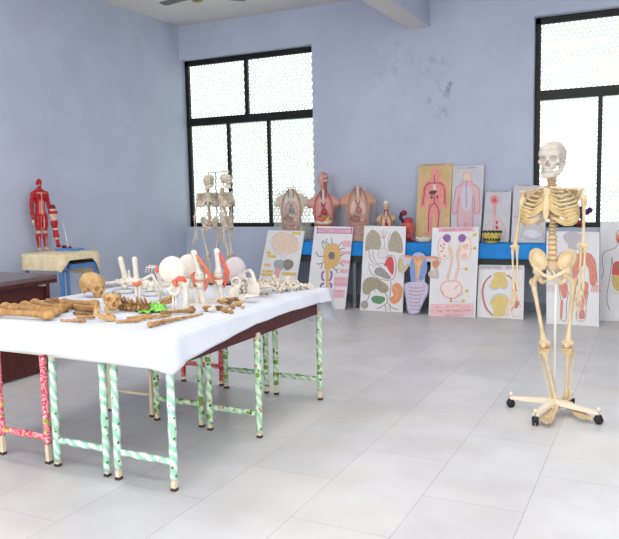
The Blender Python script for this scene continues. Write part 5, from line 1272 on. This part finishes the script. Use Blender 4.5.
# ---- charts standing on the blue table
a = board('tall tan chart of a pink body with red blood vessels, on the blue table', (418.8, 165.2), (452.6, 163.0), 415.2, 448.6, 8.44, 8.22, BTOP+.004, board_t, (412, 158, 6.0))
pk3 = ink((236, 138, 128), (226, 112, 108), 20)
a.ell(140, 92, 27, 30, pk3); body = [(118, 112), (162, 112), (172, 140), (204, 160), (208, 215), (206, 270), (210, 298), (186, 302), (180, 265), (176, 215), (172, 250), (176, 310), (166, 360), (168, 420), (164, 455), (148, 455), (146, 420), (136, 360), (130, 330), (126, 370), (118, 420), (112, 455), (80, 460), (60, 452), (92, 440), (92, 380), (94, 300), (96, 240), (92, 215), (84, 270), (76, 300), (50, 300), (58, 262), (62, 215), (74, 165), (106, 142)]
a.fill(body, pk3)
for q in ([(80, 175), (74, 220), (66, 280)], [(192, 170), (196, 220), (194, 280)], [(136, 150), (134, 200), (134, 270)], [(80, 172), (106, 152), (134, 150), (170, 152), (192, 172)], [(134, 270), (110, 295), (100, 340), (98, 440)], [(134, 270), (156, 300), (162, 340), (154, 420)], [(134, 100), (134, 150)]): a.line(q, 6, ink((150, 48, 74)))
for q in ([(56, 290), (66, 210), (84, 160), (110, 146)], [(206, 290), (202, 210), (186, 160), (166, 146)]): a.line(q, 4, ink((214, 60, 66)))
a.fill([(102, 206), (122, 194), (150, 198), (140, 214), (112, 220)], ink((66, 40, 40))); a.ell(118, 236, 8, 12, ink((120, 60, 50))); a.ell(152, 234, 7, 11, ink((120, 60, 50))); a.fill([(128, 160), (142, 160), (144, 190), (126, 190)], LPK); a.scrib(72, 44, 200, 40, 9, K, 1.8, 51)
a.done()
a = board('tall whitish chart of a pink nerve figure beside the tan chart', (452.9, 166.0), (484.4, 164.9), 449.8, 480.2, 8.445, 8.25, BTOP+.004, board_g, (446, 158, 6.0))
lp = ink((226, 168, 176), (216, 178, 184), 24); lr = ink((208, 112, 128))
body2 = [(104, 140), (150, 140), (162, 158), (194, 176), (200, 230), (204, 300), (196, 330), (174, 330), (172, 290), (166, 230), (160, 290), (164, 345), (158, 420), (152, 478), (126, 478), (122, 400), (112, 400), (108, 478), (78, 478), (70, 420), (68, 345), (76, 290), (80, 230), (66, 290), (62, 330), (40, 330), (42, 290), (54, 220), (62, 178), (92, 160)]
a.fill(body2, lp); a.line(body2, 5, lr, True); a.ell(126, 112, 30, 33, lp); a.ell(126, 114, 22, 24, ink((222, 206, 168)))
a.fill([(100, 180), (150, 180), (150, 290), (122, 320), (96, 290)], ink((206, 206, 224), (216, 196, 210), 40)); a.line([(122, 135), (122, 300)], 8, ink((150, 150, 200)))
for q in ([(76, 180), (60, 230), (50, 310)], [(176, 180), (190, 230), (188, 310)], [(122, 300), (100, 340), (92, 465)], [(122, 300), (142, 340), (144, 465)], [(90, 180), (88, 280)], [(158, 180), (156, 280)]): a.line(q, 4, ink((196, 196, 214)))
a.scrib(64, 62, 188, 58, 8, K, 1.8, 52); a.done()
a = board('narrow grey chart of a red head vessel above pink lungs behind the tooth bowl', (485.9, 190.8), (511.5, 191.6), 481.8, 508.8, 8.42, 8.17, BTOP+.004, board_g, (478, 180, 7.91))
a.scrib(66, 92, 236, 92, 9, K, 1.8, 53)
rr_ = ink((214, 88, 96)); a.ell(132, 158, 36, 40, ink((230, 150, 154))); a.line([(132+22*math.cos(t_*.8), 158+24*math.sin(t_*.8)) for t_ in range(8)], 9, rr_); a.ell(132, 160, 13, 15, ink((196, 54, 66)))
a.fill([(120, 196), (144, 196), (136, 300), (128, 300)], ink((226, 140, 150)))
a.line([(128, 316), (90, 330), (62, 370), (56, 410), (120, 400), (126, 340)], 8, ink((232, 160, 176)), True); a.line([(144, 316), (186, 330), (208, 380), (214, 440), (170, 450), (146, 400)], 8, ink((232, 160, 176)), True)
a.line([(128, 320), (140, 350), (134, 380)], 5, LPK); a.fill([(140, 326), (160, 330), (158, 346), (144, 350)], RED); a.fill([(138, 362), (158, 366), (160, 390), (144, 388)], RED)
for q in ([(170, 130), (196, 130)], [(180, 150), (180, 214)], [(48, 252), (110, 252)]): a.line(q, 2, ink((150, 146, 150)))
a.done()
a = board('grey chart with a pale organ drawing half hidden behind the standing skeleton', (514.0, 184.6), (547.0, 186.4), 510.8, 545.0, 8.42, 8.14, BTOP+.004, board_g, (478, 180, 7.91))
a.scrib(318, 46, 412, 46, 9, K, 1.8, 54); a.line([(342, 460), (350, 400), (380, 360), (430, 345), (480, 360), (512, 410), (520, 450)], 5, ink((196, 160, 150)))
a.fill([(362, 430), (380, 402), (430, 392), (470, 410), (500, 440), (470, 446), (440, 462), (400, 446)], ink((232, 232, 236), (210, 210, 216), 40)); a.line([(372, 460), (430, 468), (490, 460)], 4, ink((180, 150, 146))); a.line([(288, 288), (316, 286)], 4, RED)
a.done()
# ---- cut-out uterus model board
zt = .86; A = gy(420, 253, 7.90); C = gy(417, 313, 7.80); C.z = .003; D = C+Vector((.2, 0, 0)); n = (D-C).cross(A-C).normalized()
if n.y > 0: n = -n
t = thing('uterus_cutout', 'blue and orange cut-out board shaped like a uterus, between the heart and urinary charts', 'cut-out', (C.x, C.y, 0))
oxy = (396, 248, 7.71)
Pw = lambda x, y: gp(oxy[0]+x/oxy[2], oxy[1]+y/oxy[2], C, n)-t.location
bo = [(120, 75), (140, 48), (175, 38), (210, 50), (232, 72), (300, 66), (336, 84), (342, 120), (318, 140), (322, 175), (330, 210), (318, 242), (285, 236), (252, 222), (250, 190), (290, 180), (286, 130), (240, 108), (238, 170), (222, 235), (224, 268), (250, 296), (246, 350), (222, 400), (190, 470), (170, 508), (96, 506), (76, 400), (60, 300), (84, 270), (118, 262), (112, 200), (104, 140), (70, 186), (20, 190), (16, 140), (22, 70), (60, 56), (84, 70)]
q = spline(bo, 3, True); b = MB(); pts = [Pw(*p) for p in q]
zmin = min(p.z for p in pts); b.prism(pts, -n, .012); b.v = [(v[0], v[1], v[2]-zmin+.002) for v in b.v]
obj('board', b, ink((206, 196, 206)), t, smooth=False)
a = Art(t, C+Vector((0, 0, 0)), n, *oxy); a.off = .001
bl1 = ink((92, 132, 206), (112, 150, 216), 30); lav = ink((206, 196, 218), (190, 180, 210), 30)
a.fill([(68, 300), (90, 272), (160, 262), (224, 272), (246, 300), (242, 350), (214, 404), (186, 470), (166, 502), (100, 500), (82, 400)], lav); a.line([(68, 300), (90, 272), (160, 262), (224, 272), (246, 300), (242, 350), (214, 404), (186, 470), (166, 502), (100, 500), (82, 400)], 6, ink((140, 140, 200)), True)
a.fill([(112, 110), (130, 70), (160, 62), (150, 110), (152, 180), (150, 258), (118, 258), (108, 180)], bl1); a.fill([(236, 110), (222, 72), (190, 62), (196, 110), (186, 180), (176, 250), (210, 250), (232, 180)], bl1)
a.fill([(126, 74), (150, 44), (176, 40), (210, 54), (226, 76), (180, 62)], ink((150, 176, 220)))
a.fill([(140, 84), (210, 84), (196, 140), (176, 200), (166, 254), (152, 250), (150, 180)], ink((232, 160, 104), (222, 136, 80), 40)); a.line([(150, 100), (168, 140), (186, 100), (172, 180), (160, 230)], 7, ink((240, 190, 140)))
a.line([(62, 68), (110, 72), (150, 78), (200, 80), (250, 76), (300, 78), (326, 92)], 16, ink((226, 140, 84)))
a.line([(28, 90), (24, 150), (40, 176), (84, 150), (98, 128)], 20, ink((190, 178, 112))); a.line([(40, 84), (44, 120), (60, 150)], 16, ink((206, 176, 100)))
a.fill([(284, 110), (322, 100), (334, 130), (312, 160), (286, 150)], ink((214, 122, 72))); a.line([(316, 150), (312, 190), (318, 226), (284, 226), (258, 206), (284, 186)], 10, ink((196, 180, 120)))
for k in range(7): y = 300+28*k; a.line([(92+3*k, y), (130, y+12), (180, y+12), (226-9*k, y)], 5, ink((150, 110, 150)))
o = a.done(); o.location.z += -zmin+.002
WORLD, EXPO = 2.0, 0.70
# ------------------------------------------------------------------ light and camera
w = bpy.data.worlds.new('daylight'); scene.world = w; w.use_nodes = True
N = w.node_tree.nodes; L = w.node_tree.links; bg = N['Background']
bg.inputs['Color'].default_value = (.97, .985, 1., 1); bg.inputs['Strength'].default_value = WORLD
def area(name, loc, rot, sx, sy, power, col=(1, 1, 1)):
    l = bpy.data.lights.new(name, 'AREA'); l.shape = 'RECTANGLE'; l.size = sx; l.size_y = sy; l.energy = power; l.color = col
    o = bpy.data.objects.new(name, l); COL.objects.link(o); o.location = loc; o.rotation_euler = rot; return o
for lx in (-3.9, -1.4, 1.1):                 # added fill lights under the unseen near ceiling, brightening walls and floor
    for ly in (.4, 2.6, 4.8): area('fill_lamp', (lx, ly, 3.74), (0, 0, 0), 1.2, .16, 10.6, (1, .985, .965))
cd = bpy.data.cameras.new('camera'); cam = bpy.data.objects.new('camera', cd); COL.objects.link(cam)
cd.sensor_fit = 'HORIZONTAL'; cd.sensor_width = 36; cd.lens = F_PX*36/619; cd.clip_start = .05
M = Matrix(((C_R[0], C_U[0], -C_F[0], 0), (C_R[1], C_U[1], -C_F[1], 0), (C_R[2], C_U[2], -C_F[2], CAMH), (0, 0, 0, 1)))
cam.matrix_world = M; scene.camera = cam
vs = scene.view_settings; vs.view_transform = 'Standard'; vs.look = 'None'; vs.gamma = 1.; vs.exposure = EXPO; vs.use_curve_mapping = False
